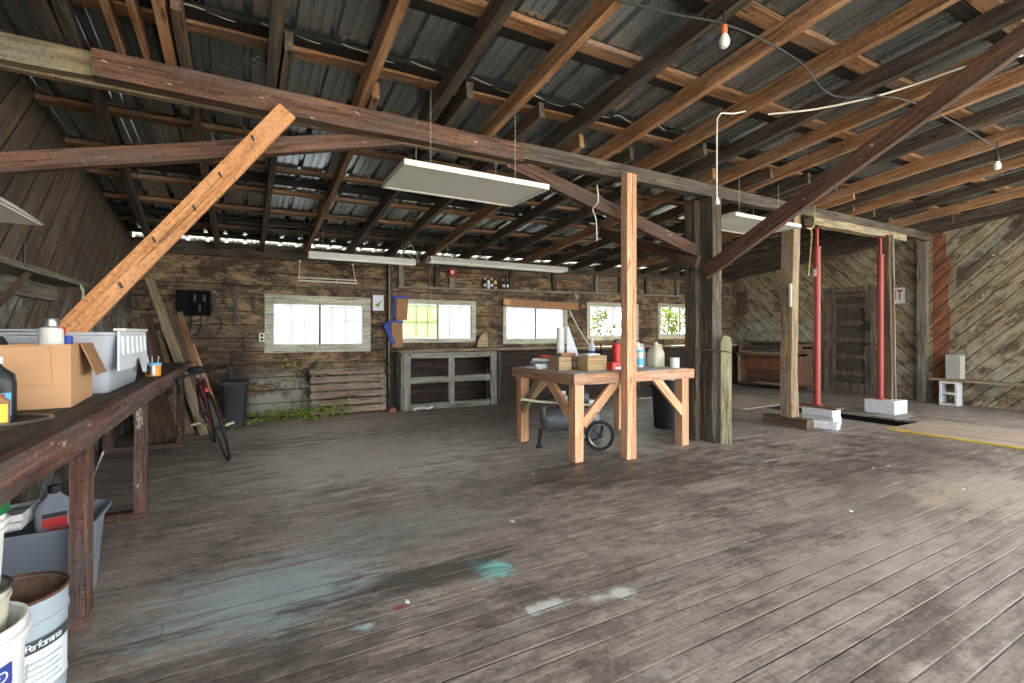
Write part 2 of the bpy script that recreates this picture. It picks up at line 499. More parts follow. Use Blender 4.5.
M['wallback'] = planks('back_wall_boards', lambda k, P: (P[0], P[2]), .19, 4.7,
                       [(.3, lin(58, 42, 31)), (.5, lin(106, 82, 60)), (.72, lin(150, 124, 92))],
                       lin(40, 28, 21), lin(168, 148, 114), patches=back_patches, gap=.0065, lightamt=.65, darkamt=.8, var=.35, speck=.6, gapcol=.5, bstr=.8)


def left_uv(k, P):
    s = .7071
    return (k.m('MULTIPLY', k.m('ADD', P[1], P[2]), s), k.m('MULTIPLY', k.m('SUBTRACT', P[2], P[1]), s))


def left_patches(k, pos, P, colr, u, v, idx, r2):
    n1 = k.noise(pos, 2.1, 6, .7)
    low = k.m('SUBTRACT', 1, k.step(P[2], 1.35, 1.6))
    colr = k.mix(k.m('MULTIPLY', k.m('MULTIPLY', low, k.step(n1, .45, .6)), .7), colr, lin(150, 150, 144))
    red = k.m('MULTIPLY', low, k.step(k.noise(pos, 3.3, 4, .6), .58, .66))
    return k.mix(k.m('MULTIPLY', red, .5), colr, lin(128, 70, 66))


M['wallleft'] = planks('left_wall_boards', left_uv, .2, 5.5,
                       [(.3, lin(52, 43, 33)), (.5, lin(88, 75, 59)), (.72, lin(118, 103, 83))],
                       lin(50, 40, 30), lin(138, 122, 100), patches=left_patches, gap=.010, gapcol=.3, speck=.55, lightamt=.3, darkamt=.5, var=.3)


def right_uv(k, P):
    s = .7071
    d = k.m('ABSOLUTE', k.m('SUBTRACT', P[1], 3.9))
    return (k.m('MULTIPLY', k.m('ADD', P[2], d), s), k.m('MULTIPLY', k.m('SUBTRACT', P[2], d), s))


def right_patches(k, pos, P, colr, u, v, idx, r2):
    n2 = k.noise(k.comb(P[1], P[2], 4), 5.5, 8, .75)
    hi = k.step(P[2], 2.15, 2.3)
    # dark bare board with flaking white paint
    bd = k.m('MULTIPLY', k.m('MULTIPLY', k.step(v, 1.12, 1.13), k.m('SUBTRACT', 1, k.step(v, 1.35, 1.36))), k.m('SUBTRACT', 1, k.step(P[1], 3.5, 3.52)))
    colr = k.mix(k.m('MULTIPLY', bd, .75), colr, lin(66, 54, 44))
    colr = k.mix(k.m('MULTIPLY', bd, k.step(n2, .6, .64)), colr, lin(205, 200, 186))
    # flaking paint low on the wall
    lowm = k.m('SUBTRACT', 1, k.step(P[2], .9, 1.6))
    colr = k.mix(k.m('MULTIPLY', k.m('MULTIPLY', lowm, k.step(n2, .52, .58)), .65), colr, lin(92, 62, 44))
    mo = k.m('MULTIPLY', k.m('SUBTRACT', 1, k.step(P[2], .9, 1.7)), k.step(P[1], 5.4, 6.0))
    colr = k.mix(k.m('MULTIPLY', mo, .6), colr, lin(142, 148, 126))
    rot = k.noise(k.comb(k.m('MULTIPLY', u, 1.5), k.m('MULTIPLY', v, 3.2), k.m('MULTIPLY', r2, 9)), 2.2, 8, .76)
    colr = k.mix(k.m('MULTIPLY', k.step(rot, .52, .58), .75), colr, lin(66, 48, 36))
    pal = k.noise(k.comb(P[1], P[2], 11), 1.6, 6, .7)
    colr = k.mix(k.m('MULTIPLY', k.step(pal, .52, .62), .5), colr, lin(158, 160, 142))
    # boards without paint beside the wall post, their edge stepping board by board
    zz = k.m('FLOOR', k.m('DIVIDE', P[2], .42))
    wid = k.m('ADD', .12, k.m('MULTIPLY', k.white(k.m('ADD', zz, 5)), .2))
    dd = k.m('SUBTRACT', 3.84, P[1])
    msk = k.m('MULTIPLY', k.m('LESS_THAN', dd, wid), k.m('GREATER_THAN', dd, 0))
    rd = k.ramp(k.noise(k.comb(k.m('MULTIPLY', u, 3), k.m('MULTIPLY', v, 14), 0), 1, 4, .6), [(.35, lin(88, 52, 36)), (.65, lin(142, 90, 62))])
    colr = k.mix(k.m('MULTIPLY', msk, .92), colr, rd)
    return colr


M['wallright'] = planks('right_wall_boards', right_uv, .178, 60.0,
                        [(.3, lin(92, 76, 56)), (.5, lin(142, 126, 98)), (.72, lin(180, 166, 136))],
                        lin(70, 54, 40), lin(172, 172, 152), patches=right_patches, gap=.009, lightamt=.6, darkamt=.5, var=.4, gapcol=.4)


# ---------------------------------------------------------------- mesh helpers
class MB:
    def __init__(s):
        s.bm = bmesh.new()

    def box(s, c, d, rot=None, bev=0.0, taper=None):
        mt = Matrix.Translation(c)
        if rot is not None:
            mt = mt @ (rot.to_4x4() if isinstance(rot, Matrix) else Matrix.Rotation(rot, 4, 'Z'))
        r = bmesh.ops.create_cube(s.bm, size=1)
        vv = r['verts']
        for v in vv:
            x, y, z = v.co
            if taper and z < 0:
                x, y = x * taper, y * taper
            v.co = mt @ Vector((x * d[0], y * d[1], z * d[2]))
        if bev:
            ed = list({e for v in vv for e in v.link_edges})
            bmesh.ops.bevel(s.bm, geom=ed, offset=bev, segments=1, affect='EDGES')
        return s

    def bx(s, x0, x1, y0, y1, z0, z1, bev=0.0):
        return s.box(((x0 + x1) / 2, (y0 + y1) / 2, (z0 + z1) / 2), (abs(x1 - x0), abs(y1 - y0), abs(z1 - z0)), bev=bev)

    def tube(s, pts, r, seg=8, closed=False, caps=True):
        pts = [Vector(p) for p in pts]
        n = len(pts)
        rr = r if isinstance(r, (list, tuple)) else [r] * n
        rings = []
        prev = None
        for i, p in enumerate(pts):
            a = pts[(i - 1) % n] if (closed or i > 0) else p
            b = pts[(i + 1) % n] if (closed or i < n - 1) else p
            t = (b - a).normalized()
            if prev is None:
                ref = Vector((0, 0, 1)) if abs(t.z) < .9 else Vector((1, 0, 0))
                x = t.cross(ref).normalized()
            else:
                x = (prev - t * prev.dot(t)).normalized()
            prev = x
            y = t.cross(x)
            rings.append([s.bm.verts.new(p + (x * math.cos(2 * PI * j / seg) + y * math.sin(2 * PI * j / seg)) * rr[i]) for j in range(seg)])
        for i in range(n if closed else n - 1):
            A, B = rings[i], rings[(i + 1) % n]
            for j in range(seg):
                s.bm.faces.new((A[j], A[(j + 1) % seg], B[(j + 1) % seg], B[j]))
        if caps and not closed:
            s.bm.faces.new(rings[0][::-1])
            s.bm.faces.new(rings[-1])
        return s

    def lathe(s, prof, c=(0, 0, 0), seg=28, mt=None):
        mt = mt or Matrix.Translation(c)
        rings = []
        for (r, z) in prof:
            if r < 1e-5:
                rings.append([s.bm.verts.new(mt @ Vector((0, 0, z)))])
            else:
                rings.append([s.bm.verts.new(mt @ Vector((r * math.cos(2 * PI * j / seg), r * math.sin(2 * PI * j / seg), z))) for j in range(seg)])
        for A, B in zip(rings, rings[1:]):
            if len(A) == 1 and len(B) == 1:
                continue
            for j in range(seg):
                k = (j + 1) % seg
                if len(A) == 1:
                    s.bm.faces.new((A[0], B[k], B[j]))
                elif len(B) == 1:
                    s.bm.faces.new((A[j], A[k], B[0]))
                else:
                    s.bm.faces.new((A[j], A[k], B[k], B[j]))
        return s

    def prism(s, pts, h, mt=None):
        """outline pts (x, y) raised to height h along z, then moved by mt"""
        mt = mt or Matrix()
        a = [s.bm.verts.new(mt @ Vector((x, y, 0))) for x, y in pts]
        b = [s.bm.verts.new(mt @ Vector((x, y, h))) for x, y in pts]
        s.bm.faces.new(a[::-1])
        s.bm.faces.new(b)
        n = len(pts)
        for i in range(n):
            s.bm.faces.new((a[i], a[(i + 1) % n], b[(i + 1) % n], b[i]))
        return s

    def ribbon(s, c, r, a0, a1, z0, z1, seg=14, off=.0012):
        """curved label strip on a cylinder"""
        r += off
        A = []
        for i in range(seg + 1):
            t = a0 + (a1 - a0) * i / seg
            x, y = c[0] + r * math.cos(t), c[1] + r * math.sin(t)
            A.append((s.bm.verts.new((x, y, z0)), s.bm.verts.new((x, y, z1))))
        for p, q in zip(A, A[1:]):
            s.bm.faces.new((p[0], q[0], q[1], p[1]))
        return s

    def build(s, name, mat, parent=None, smooth=False, loc=None, mw=None):
        bmesh.ops.recalc_face_normals(s.bm, faces=s.bm.faces)
        me = bpy.data.meshes.new(name)
        s.bm.to_mesh(me)
        s.bm.free()
        me.materials.append(M[mat] if isinstance(mat, str) else mat)
        if smooth:
            for p in me.polygons:
                p.use_smooth = True
            try:
                me.set_sharp_from_angle(angle=math.radians(40))
            except Exception:
                pass
        o = bpy.data.objects.new(name, me)
        col.objects.link(o)
        if parent is not None:
            o.parent = parent
        if mw is not None:
            o.matrix_local = mw
        elif loc is not None:
            o.location = loc
        return o


def tag(o, label=None, cat=None, group=None, kind=None):
    if label:
        o['label'] = label
    if cat:
        o['category'] = cat
    if group:
        o['group'] = group
    if kind:
        o['kind'] = kind
    return o


def thing(name, label, cat, loc=(0, 0, 0), rz=0, group=None, mw=None):
    o = bpy.data.objects.new(name, None)
    o.empty_display_size = .1
    col.objects.link(o)
    if mw is not None:
        o.matrix_world = mw
    else:
        o.location = loc
        o.rotation_euler = (0, 0, rz)
    return tag(o, label, cat, group)


def struct(o):
    o['kind'] = 'structure'
    return o


def frame_mw(p0, p1, up=(0, 0, 1)):
    p0, p1 = Vector(p0), Vector(p1)
    x = (p1 - p0).normalized()
    u = Vector(up)
    if abs(x.dot(u)) > .98:
        u = Vector((0, 1, 0))
    y = u.cross(x).normalized()
    z = x.cross(y)
    m = Matrix((x, y, z)).transposed().to_4x4()
    m.translation = p0
    return m, (p1 - p0).length


def timber(name, p0, p1, w, h, mat, parent=None, jit=.003, seg=None, bev=.004, up=(0, 0, 1), smoothed=False):
    """one length of timber between two points, w across and h deep, slightly uneven"""
    m, L = frame_mw(p0, p1, up)
    n = seg or max(2, min(10, int(L / .45)))
    b = MB()
    rings = []
    for i in range(n + 1):
        x = L * i / n
        dy, dz = R.uniform(-jit, jit), R.uniform(-jit, jit)
        sw, sh = w / 2 + R.uniform(-jit, jit) * .6, h / 2 + R.uniform(-jit, jit) * .6
        rings.append([b.bm.verts.new((x, dy + a * sw, dz + c * sh)) for a, c in ((-1, -1), (1, -1), (1, 1), (-1, 1))])
    for A, B in zip(rings, rings[1:]):
        for j in range(4):
            b.bm.faces.new((A[j], A[(j + 1) % 4], B[(j + 1) % 4], B[j]))
    b.bm.faces.new(rings[0][::-1])
    b.bm.faces.new(rings[-1])
    if bev:
        b.bm.edges.ensure_lookup_table()
        ed = [e for e in b.bm.edges if len(e.link_faces) == 2 and e.calc_face_angle(0) > 1.0]
        bmesh.ops.bevel(b.bm, geom=ed, offset=bev, segments=1, affect='EDGES')
    if parent is not None:
        m = parent.matrix_basis.inverted() @ m
    return b.build(name, mat, parent, mw=m)


def letters(items, size, mat, parent, extrude=.0006, bold=0, name='lettering'):
    """items = (character, matrix); all of them in one mesh"""
    bm = bmesh.new()
    for ch, mw in items:
        cu = bpy.data.curves.new(name, 'FONT')
        cu.body = ch
        cu.size = size
        cu.extrude = extrude
        cu.offset = bold
        cu.align_x = 'CENTER'
        cu.align_y = 'CENTER'
        tmp = bpy.data.objects.new(name, cu)
        me = bpy.data.meshes.new_from_object(tmp)
        me.transform(mw)
        bm.from_mesh(me)
        bpy.data.objects.remove(tmp)
        bpy.data.curves.remove(cu)
        bpy.data.meshes.remove(me)
    me = bpy.data.meshes.new(name)
    bm.to_mesh(me)
    bm.free()
    me.materials.append(M[mat])
    o = bpy.data.objects.new(name, me)
    col.objects.link(o)
    o.parent = parent
    return o


def facing(loc, out, up=(0, 0, 1)):
    """matrix whose local z points along out and local y along up"""
    z = Vector(out).normalized()
    x = Vector(up).cross(z).normalized()
    y = z.cross(x)
    m = Matrix((x, y, z)).transposed().to_4x4()
    m.translation = Vector(loc)
    return m


ORD = ['first', 'second', 'third', 'fourth', 'fifth', 'sixth', 'seventh', 'eighth', 'ninth', 'tenth', 'eleventh', 'twelfth',
       'thirteenth', 'fourteenth', 'fifteenth', 'sixteenth', 'seventeenth', 'eighteenth', 'nineteenth', 'twentieth', 'twenty-first']

# ================================================================ the shed
XL, XR, YB, YF = -1.26, 10.7, 7.85, -2.3  # front left open, unseen behind the camera, to let in sky light


def zr(x, y):       # underside of the rafters
    return 2.815 - .107 * (y - 3.6) + .017 * x


def yh(x):          # line of the main beam
    return 3.5 + .031 * (x + 1.26)


# ---- floor with the long slot of the pit
PX0, PX1, PY0, PY1 = 7.42, 8.05, 2.4, 4.95
b = MB()
b.bx(XL, XR, YF, PY0, -.025, 0)
b.bx(XL, XR, PY1, YB + .05, -.025, 0)
b.bx(XL, PX0, PY0, PY1, -.025, 0)
b.bx(PX1, XR, PY0, PY1, -.025, 0)
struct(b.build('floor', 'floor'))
b = MB()
b.bx(PX0 - .05, PX1 + .05, PY0 - .05, PY1 + .05, -1.25, -1.2)
for x in (PX0 - .05, PX1 + .02):
    b.bx(x, x + .03, PY0, PY1, -1.2, -.025)
for y in (PY0 - .05, PY1 + .02):
    b.bx(PX0, PX1, y, y + .03, -1.2, -.025)
struct(b.build('floor_pit', 'pit'))
b = MB()
G = 60
b.bx(-G, G, -G, YF - .02, -.35, -.3)
b.bx(-G, G, YB + .12, G, -.35, -.3)
b.bx(-G, XL - .12, YF - .02, YB + .12, -.35, -.3)
b.bx(XR + .12, G, YF - .02, YB + .12, -.35, -.3)
struct(b.build('ground', 'gravel'))

# ---- windows along the back wall: x0, x1, z0, z1 of the opening, trim around it
WIN = [(.39, 1.66, 1.045, 1.645), (2.3, 3.55, 1.115, 1.71), (4.25, 5.56, 1.105, 1.72), (6.2, 7.45, 1.15, 1.79), (8.2, 9.45, 1.17, 1.83)]
b = MB()
xs = XL - .06
for (x0, x1, z0, z1) in WIN:
    b.bx(xs, x0, YB, YB + .06, -.3, zr(xs, YB) + .03)
    b.bx(x0, x1, YB, YB + .06, -.3, z0)
    b.bx(x0, x1, YB, YB + .06, z1, zr(x0, YB) + .03)
    xs = x1
b.bx(xs, XR + .06, YB, YB + .06, -.3, zr(xs, YB) + .03)
struct(b.build('wall_back', 'wallback'))

b = MB()
mt = Matrix(((0, 0, 1, XL - .06), (1, 0, 0, 0), (0, 1, 0, 0), (0, 0, 0, 1)))
b.prism([(YF, -.3), (YB + .06, -.3), (YB + .06, zr(XL, YB) + .17), (YF, zr(XL, YF) + .17)], .06, mt)
struct(b.build('wall_left', 'wallleft'))

DY0, DY1, DZ = 4.80, 5.56, 2.04
YO = 1.7            # the right wall ends here: unseen opening added nearer the front for side light
b = MB()
mt = Matrix(((0, 0, 1, XR), (1, 0, 0, 0), (0, 1, 0, 0), (0, 0, 0, 1)))
b.prism([(YO, -.3), (DY0, -.3), (DY0, DZ), (DY1, DZ), (DY1, -.3), (YB + .06, -.3), (YB + .06, zr(XR, YB) + .15), (YO, zr(XR, YO) + .15)], .06, mt)
struct(b.build('wall_right', 'wallright'))

# ---- metal roof: ribbed sheets running down the slope
b = MB()
pitch = .23
prof = []
x = XL - .35
while x < XR + .4:
    prof += [(x, 0), (x + .012, .03), (x + .038, .03), (x + .05, 0), (x + .1, 0), (x + .106, .005), (x + .116, .005), (x + .122, 0), (x + .16, 0), (x + .166, .005), (x + .176, .005), (x + .182, 0)]
    x += pitch
ya, yb = YF - .4, YB + .42
ends = []
for y in (ya, yb):
    ends.append([b.bm.verts.new((px, y, zr(px, y) + .168 + h)) for px, h in prof])
for i in range(len(prof) - 1):
    b.bm.faces.new((ends[0][i], ends[0][i + 1], ends[1][i + 1], ends[1][i]))
struct(b.build('ceiling', 'roof'))

# ---- rafters
front = [(-.89, 'dark'), (-.38, 'orange'), (.16, 'dark'), (.74, 'orange'), (1.26, 'dark'), (1.8, 'orange'), (2.45, 'dark'), (3.0, 'orange'), (3.6, 'orange'),
         (4.2, 'dark'), (4.74, 'orange'), (5.28, 'orange'), (5.95, 'dark'), (6.72, 'orange'), (7.25, 'dark'), (7.8, 'orange'), (8.55, 'dark'), (9.4, 'orange'), (10.2, 'dark')]
fx = [f[0] for f in front]
for i, (x, mt) in enumerate(front):
    y0, y1 = YF - .25, yh(x) + .16
    wdt = .055 if mt == 'orange' else .07
    o = timber('rafter', (x, y0, zr(x, y0) + .066), (x, y1, zr(x, y1) + .066), wdt, .128, mt, jit=.004)
    tag(o, '%s rafter of the front roof, %s from the left wall' % ('orange-brown' if mt == 'orange' else 'dark aged', ORD[i]), 'rafter', 'rafters of the front roof')
back = []
for k in range(19):
    x = -1.06 + .62 * k
    for q in fx:
        if abs(q - x) < .072:
            x = q + .075
    back.append(x)
for i, x in enumerate(back):
    xe = x - (.02 if i == 0 else 0)
    x = x + (.26 if i == 0 else 0)
    y0, y1 = yh(x) - R.choice((.1, .14, .42, .5)), YB + .3
    mt = 'orange' if i in (3, 6, 9, 13) else R.choice(('dark', 'dark', 'brown'))
    o = timber('rafter', (x, y0, zr(x, y0) + .064), (xe, y1, zr(xe, y1) + .064), .05, .122, mt, jit=.003)
    tag(o, 'rafter of the rear roof over the windows, %s from the left wall' % ORD[i], 'rafter', 'rafters of the rear roof')
# a second thin pair beside the second front rafter
for i, (x, y0) in enumerate(((-.62, .9), (-.5, .6))):
    o = timber('rafter', (x, y0, zr(x, y0) + .07), (x, 3.62, zr(x, 3.62) + .07), .03, .1, 'orange')
    tag(o, ['thin orange-brown rafter doubled between the first two rafters, farther from its neighbour', 'thin rough-edged rafter doubled close beside the second front rafter'][i], 'rafter', 'rafters of the front roof')

# ---- purlins across the rafters, under the sheets
pur = [(-.9, 'purlin'), (-.2, 'tarred'), (.5, 'purlin'), (1.2, 'purlin'), (1.88, 'purlin'), (2.55, 'purlin'), (3.34, 'purlin'), (3.95, 'purlin'), (4.56, 'purlin'), (5.2, 'purlin'),
       (5.5, 'tarred'), (5.8, 'purlin'), (6.43, 'purlin'), (6.85, 'tarred'), (7.2, 'brown'), (7.62, 'tarred')]
for i, (y, mt) in enumerate(pur):
    g = []
    root = thing('purlin', 'rough purlin under the metal roof sheets, %s counted from the window wall' % ORD[len(pur) - 1 - i], 'purlin', (4.6, y, zr(4.6, y) + .15), 0, 'purlins under the metal roof')
    wy = R.uniform(.085, .11) if mt == 'purlin' else .13
    x0 = XL
    joints = sorted(R.uniform(1, 9) for _ in range(1)) + [XR]
    for xj in joints:
        timber('board', (x0 + .004, y, zr(x0, y) + .149), (xj - .004, y + R.uniform(-.015, .015), zr(xj, y) + .149), wy, .034, mt, root, jit=.004, bev=.002, seg=12)
        x0 = xj
    if mt == 'purlin' and y < 4.2:
        yd = y - wy / 2 - .065 if y == 3.34 else y + wy / 2 + .05
        timber('dark_backing_board', (XL, yd, zr(XL, yd) + .153), (XR, yd, zr(XR, yd) + .153), .12 if y == 3.34 else .09, .024, 'tarred', root, bev=.002, seg=12)

# ---- main beam in three lengths
def beam(name, label, x0, x1, h, w, mat, dy=0, dz=-.012, board=False):
    o = timber(name, (x0, yh(x0) + dy, zr(x0, 3.6) - h / 2 + dz), (x1, yh(x1) + dy, zr(x1, 3.6) - h / 2 + dz), w, h, mat, jit=.004, bev=.008)
    return tag(o, label, 'beam', 'lengths of the main beam')


beam('header_beam', 'weathered yellow-grey length of the main beam next to the plank wall at left', XL, -.72, .14, .06, 'lichen', dz=-.03)
beam('header_beam', 'red-brown length of the main beam with flecks of white, above the slanting new brace', -.73, 2.08, .15, .09, 'reddish', dy=-.025, dz=-.028)
beam('header_beam', 'dark length of the main beam resting on the tall posts, running to the right wall', 2.06, 10.62, .135, .09, 'dark')
beam('backing_board', 'thin pale-edged board behind the main beam at its left end', XL, 2.0, .03, .05, 'pale', dy=.07, dz=-.15)

# ---- braces
def brace(name, label, p0, p1, w, h, mat, **kw):
    return tag(timber(name, p0, p1, w, h, mat, **kw), label, 'brace')


brace('diagonal_brace', 'new orange fir plank slanting from the left wall up to the main beam', (-1.03, 3.36, .90), (.25, 3.43, 2.635), .05, .115, 'firbrace', bev=.005)
brace_ob = [o for o in col.objects if o.name == 'diagonal_brace'][0]
for i, (q, zz) in enumerate(((.35, .01), (.72, -.02), (1.02, .02), (1.30, -.01), (1.55, .015), (1.86, .03))):
    MB().box((q, -.028, zz), (.012, .012, .034), Matrix.Rotation(.5, 3, 'Y')).build('bent_nail', 'darksteel', brace_ob)
brace('tie_beam', 'red-brown pole-like tie rising from the left wall to the underside of the main beam', (XL, 3.66, 2.10), (1.45, 3.66, 2.80), .07, .105, 'reddish')
brace('knee_brace', 'long dark brown brace rising from the old post towards the front rafters', (4.44, 3.60, 1.87), (4.26, .85, 3.165), .06, .145, 'reddish', bev=.006)
brace('knee_brace', 'upper red-brown brace from the old post to the beam, crossing behind the new fir post', (4.45, 3.74, 2.14), (2.0, 3.70, 2.72), .06, .13, 'reddish')
brace('knee_brace', 'lower red-brown brace from the old post back to the rear rafters', (4.40, 3.66, 2.0), (4.38, 5.3, 2.62), .06, .14, 'reddish')

# ---- posts
def post(name, label, x, y, z1, wx, wy, mat, z0=0, lean=(0, 0), **kw):
    return tag(timber(name, (x, y, z0), (x + lean[0], y + lean[1], z1), wx, wy, mat, up=(0, 1, 0), **kw), label, 'post')


# timber() runs its grain along local x
root = thing('fir_post', 'new orange fir post standing in front of the work table, holding up the main beam', 'post', (3.258, 3.545, 0))
timber('square_timber', (3.228, 3.52, 0), (3.228, 3.52, 2.74), .058, .09, 'fir', root, up=(0, 1, 0), bev=.003)
timber('square_timber', (3.288, 3.52, 0), (3.288, 3.52, 2.74), .055, .09, 'fir', root, up=(0, 1, 0), bev=.003)
post('old_timber', 'dark weathered timber of the middle post, the one beside the table', 4.50, 3.79, 2.70, .14, .15, 'greypost2', jit=.006, bev=.012)
post('old_timber', 'thick dark weathered timber of the middle post under the beam', 4.58, 3.63, 2.72, .15, .16, 'greypost2', jit=.006, bev=.012)
b = MB()
pts = [(-.055, 0), (.055, 0), (.055, 1.1), (.045, 1.15), (.02, 1.18), (-.02, 1.18), (-.045, 1.15), (-.055, 1.1)]
b.prism(pts, .05, facing((4.635, 3.485, 0), (-.7, -.7, 0)))
tag(b.build('round_topped_plank', 'greenpost'), 'short pale green plank with a rounded top standing against the old middle post', 'plank')
b = MB()
for i in range(2):
    c = [(4.36 + .01 * i, 3.88, 1.03), (4.38, 3.66, 1.02), (4.50, 3.49, 1.02 + .01 * i), (4.62, 3.41, 1.0), (4.73, 3.50, 1.0)]
    b.tube(c, .004, 6)
tag(b.build('rusty_wire', 'rust', smooth=True), 'rusty wire tied round the old middle post at bench height', 'wire')

root = thing('timber_post', 'pale bark-edged timber post standing on a wooden foot block right of the middle', 'post', (6.29, 3.77, 0))
timber('upright', (6.29, 3.77, .115), (6.25, 3.72, 2.79), .15, .15, 'pale', root, up=(0, 1, 0), jit=.011, bev=.014)
timber('foot_block', (6.24, 4.06, .06), (6.24, 3.47, .06), .15, .115, 'brown', root)
root = thing('timber_post', 'brown squared post standing behind the farther red jack post', 'post', (8.78, 3.72, 0))
timber('upright', (8.67, 3.66, .2), (8.67, 3.70, 2.72), .11, .14, 'brown', root, up=(0, 1, 0))
timber('pale_edge_strip', (8.712, 3.577, .2), (8.712, 3.615, 2.72), .03, .02, 'grey', root, up=(0, 1, 0))
post('wall_post', 'grey flaking post fixed to the right wall where the plank pattern changes direction', 10.6, 3.94, 2.84, .13, .13, 'grey', jit=.004, bev=.006)
o = timber('support_timber', (6.62, 3.70, 2.71), (9.35, 3.74, 2.75), .12, .1, 'lichen', jit=.006, bev=.012)
tag(o, 'yellowish rough timber carried by the two red jack posts under the main beam', 'beam')


def jack(x, y, z0, z1, label):
    t = thing('jack_post', label, 'post', (x, y, z0), 0, 'red jack posts')
    L = z1 - z0
    MB().bx(-.06, .06, -.06, .06, 0, .012).build('base_plate', 'redpaint', t)
    MB().tube([(0, 0, .01), (0, 0, L - .3)], .042, 16).build('outer_tube', 'redpaint', t, smooth=True)
    MB().tube([(0, 0, L - .32), (0, 0, L - .012)], .02, 12).build('screw', 'redpaint', t, smooth=True)
    MB().tube([(0, 0, L - .3), (0, 0, L - .27)], .05, 16).build('collar', 'redpaint', t, smooth=True)
    MB().bx(-.055, .055, -.055, .055, L - .012, L).build('top_plate', 'rust', t)
    return t


j = jack(6.83, 3.71, .235, 2.655, 'red steel jack post on stacked blocks, the one nearer the wooden post')
MB().bx(-.047, -.044, -.02, .02, 1.75, 1.85).build('paper_tag', 'paper', j)
jack(8.53, 3.70, .2, 2.685, 'red steel jack post on one long block, the one in front of the brown post')


def cinder(label, c, d, mat='block', holes=None, rz=0, cat='block'):
    """hollow concrete block; holes = axis the two cores run along"""
    t = thing('cinder_block', label, cat, (c[0], c[1], c[2]), rz, 'concrete blocks')
    b = MB()
    dx, dy, dz = d
    if holes is None:
        b.box((0, 0, dz / 2), d, bev=.006)
    else:
        # cores run along x, stacked in z
        w = .032
        b.bx(-dx / 2, dx / 2, -dy / 2, -dy / 2 + w, 0, dz)
        b.bx(-dx / 2, dx / 2, dy / 2 - w, dy / 2, 0, dz)
        for z in (w / 2, dz / 2, dz - w / 2):
            b.bx(-dx / 2, dx / 2, -dy / 2 + w, dy / 2 - w, z - w / 2, z + w / 2)
        for z in (w + .02, dz - w - .02, dz / 2 - w / 2 - .02, dz / 2 + w / 2 + .02):
            pass
    b.build('block_body', mat, t)
    return t


cinder('white concrete block under the nearer red jack post, upper of the two', (6.83, 3.66, .1), (.2, .4, .1))
cinder('white concrete block on the floor under the nearer jack post, lower of the two', (6.85, 3.66, 0), (.2, .4, .1))
o = timber('wood_pad', (6.83, 3.92, .217), (6.83, 3.42, .217), .18, .03, 'brown')
tag(o, 'thin brown wood pad between the nearer red jack post and its blocks', 'board')
b = MB()
b.box((0, 0, .045), (.14, .3, .09), bev=.012)
o = b.build('broken_block', 'block')
o.location = (6.44, 3.40, 0)
o.rotation_euler = (0, 0, .25)
tag(o, 'small whitewashed block lying between the wood foot block and the red post', 'block')
cinder('long white concrete block under the farther red jack post and brown post', (8.6, 3.66, 0), (.4, .4, .2))
cinder('white hollow block with two openings standing on the floor under the wall bench', (10.44, 3.5, 0), (.2, .24, .40), holes='x')
cinder('grey solid block standing on end on the wall bench board', (10.5, 3.46, .445), (.19, .2, .41), 'blockgrey')
o = timber('bench_board', (10.52, 3.78, .424), (10.52, .6, .40), .26, .04, 'pale')
tag(o, 'long plank bench along the right wall, resting on the hollow block', 'bench')
MB().bx(-.1, .1, -.1, .1, 0, .40).build('support', 'brown', o, mw=o.matrix_basis.inverted() @ Matrix.Translation((10.54, 1.0, -0.0)))

# plywood over the pit
root = thing('plywood_sheet', 'plywood sheet with a yellow painted edge lying over the floor pit', 'board', (7.7, 1.78, 0))
MB().bx(-.62, .64, -1.22, 1.21, 0, .018).build('sheet', 'ply', root)
MB().bx(-.632, -.6195, -1.22, 1.21, .001, .0195).build('yellow_edge', 'yellow', root)
root = thing('plywood_sheet', 'worn plywood sheet on the floor in front of the old organ', 'board', (7.7, 5.75, 0), .05)
MB().bx(-.85, .8, -.85, 1.1, 0, .018).build('sheet', 'ply', root)

# ---- structural bits of the wall: windows
def window(n, x0, x1, z0, z1, mats, muntins, rail=None, trim=.1):
    w = bpy.data.objects.new('window_%d' % n, None)
    col.objects.link(w)
    struct(w)
    y = YB - .012
    b = MB()
    tb, tl, tt = trim if isinstance(trim, tuple) else (trim, trim, trim)
    b.bx(x0 - tl, x1 + tl, y - .012, y + .012, z1, z1 + tt)
    b.bx(x0 - tl, x1 + tl, y - .014, y + .012, z0 - tb, z0)
    b.bx(x0 - tl, x0, y - .012, y + .012, z0, z1)
    b.bx(x1, x1 + tl, y - .012, y + .012, z0, z1)
    b.build('window_trim', 'trimwood', w)
    b = MB()
    f = .028
    for (a, c) in ((x0, (x0 + x1) / 2 + .012), ((x0 + x1) / 2 - .012, x1)):
        b.bx(a, a + f, y + .015, y + .045, z0, z1)
        b.bx(c - f, c, y + .015, y + .045, z0, z1)
        b.bx(a + f, c - f, y + .015, y + .045, z0, z0 + f)
        b.bx(a + f, c - f, y + .015, y + .045, z1 - f, z1)
    b.build('window_frame', 'aluminium', w)
    xm = (x0 + x1) / 2
    b = MB()
    for q in muntins:
        xx = x0 + (x1 - x0) * q
        b.bx(xx - .008, xx + .008, y + .044, y + .058, z0 + f, z1 - f)
    if rail:
        zz = z0 + (z1 - z0) * rail[2]
        b.bx(x0 + (x1 - x0) * rail[0], x0 + (x1 - x0) * rail[1], y + .044, y + .058, zz - .008, zz + .008)
    b.build('muntins', 'greypost' if n != 3 else 'aluminium', w)
    for s, (a, c) in enumerate(((x0 + f, xm - .016), (xm + .016, x1 - f))):
        MB().bx(a, c, y + .032, y + .036, z0 + f, z1 - f).build('pane', mats[s], w)
    return w


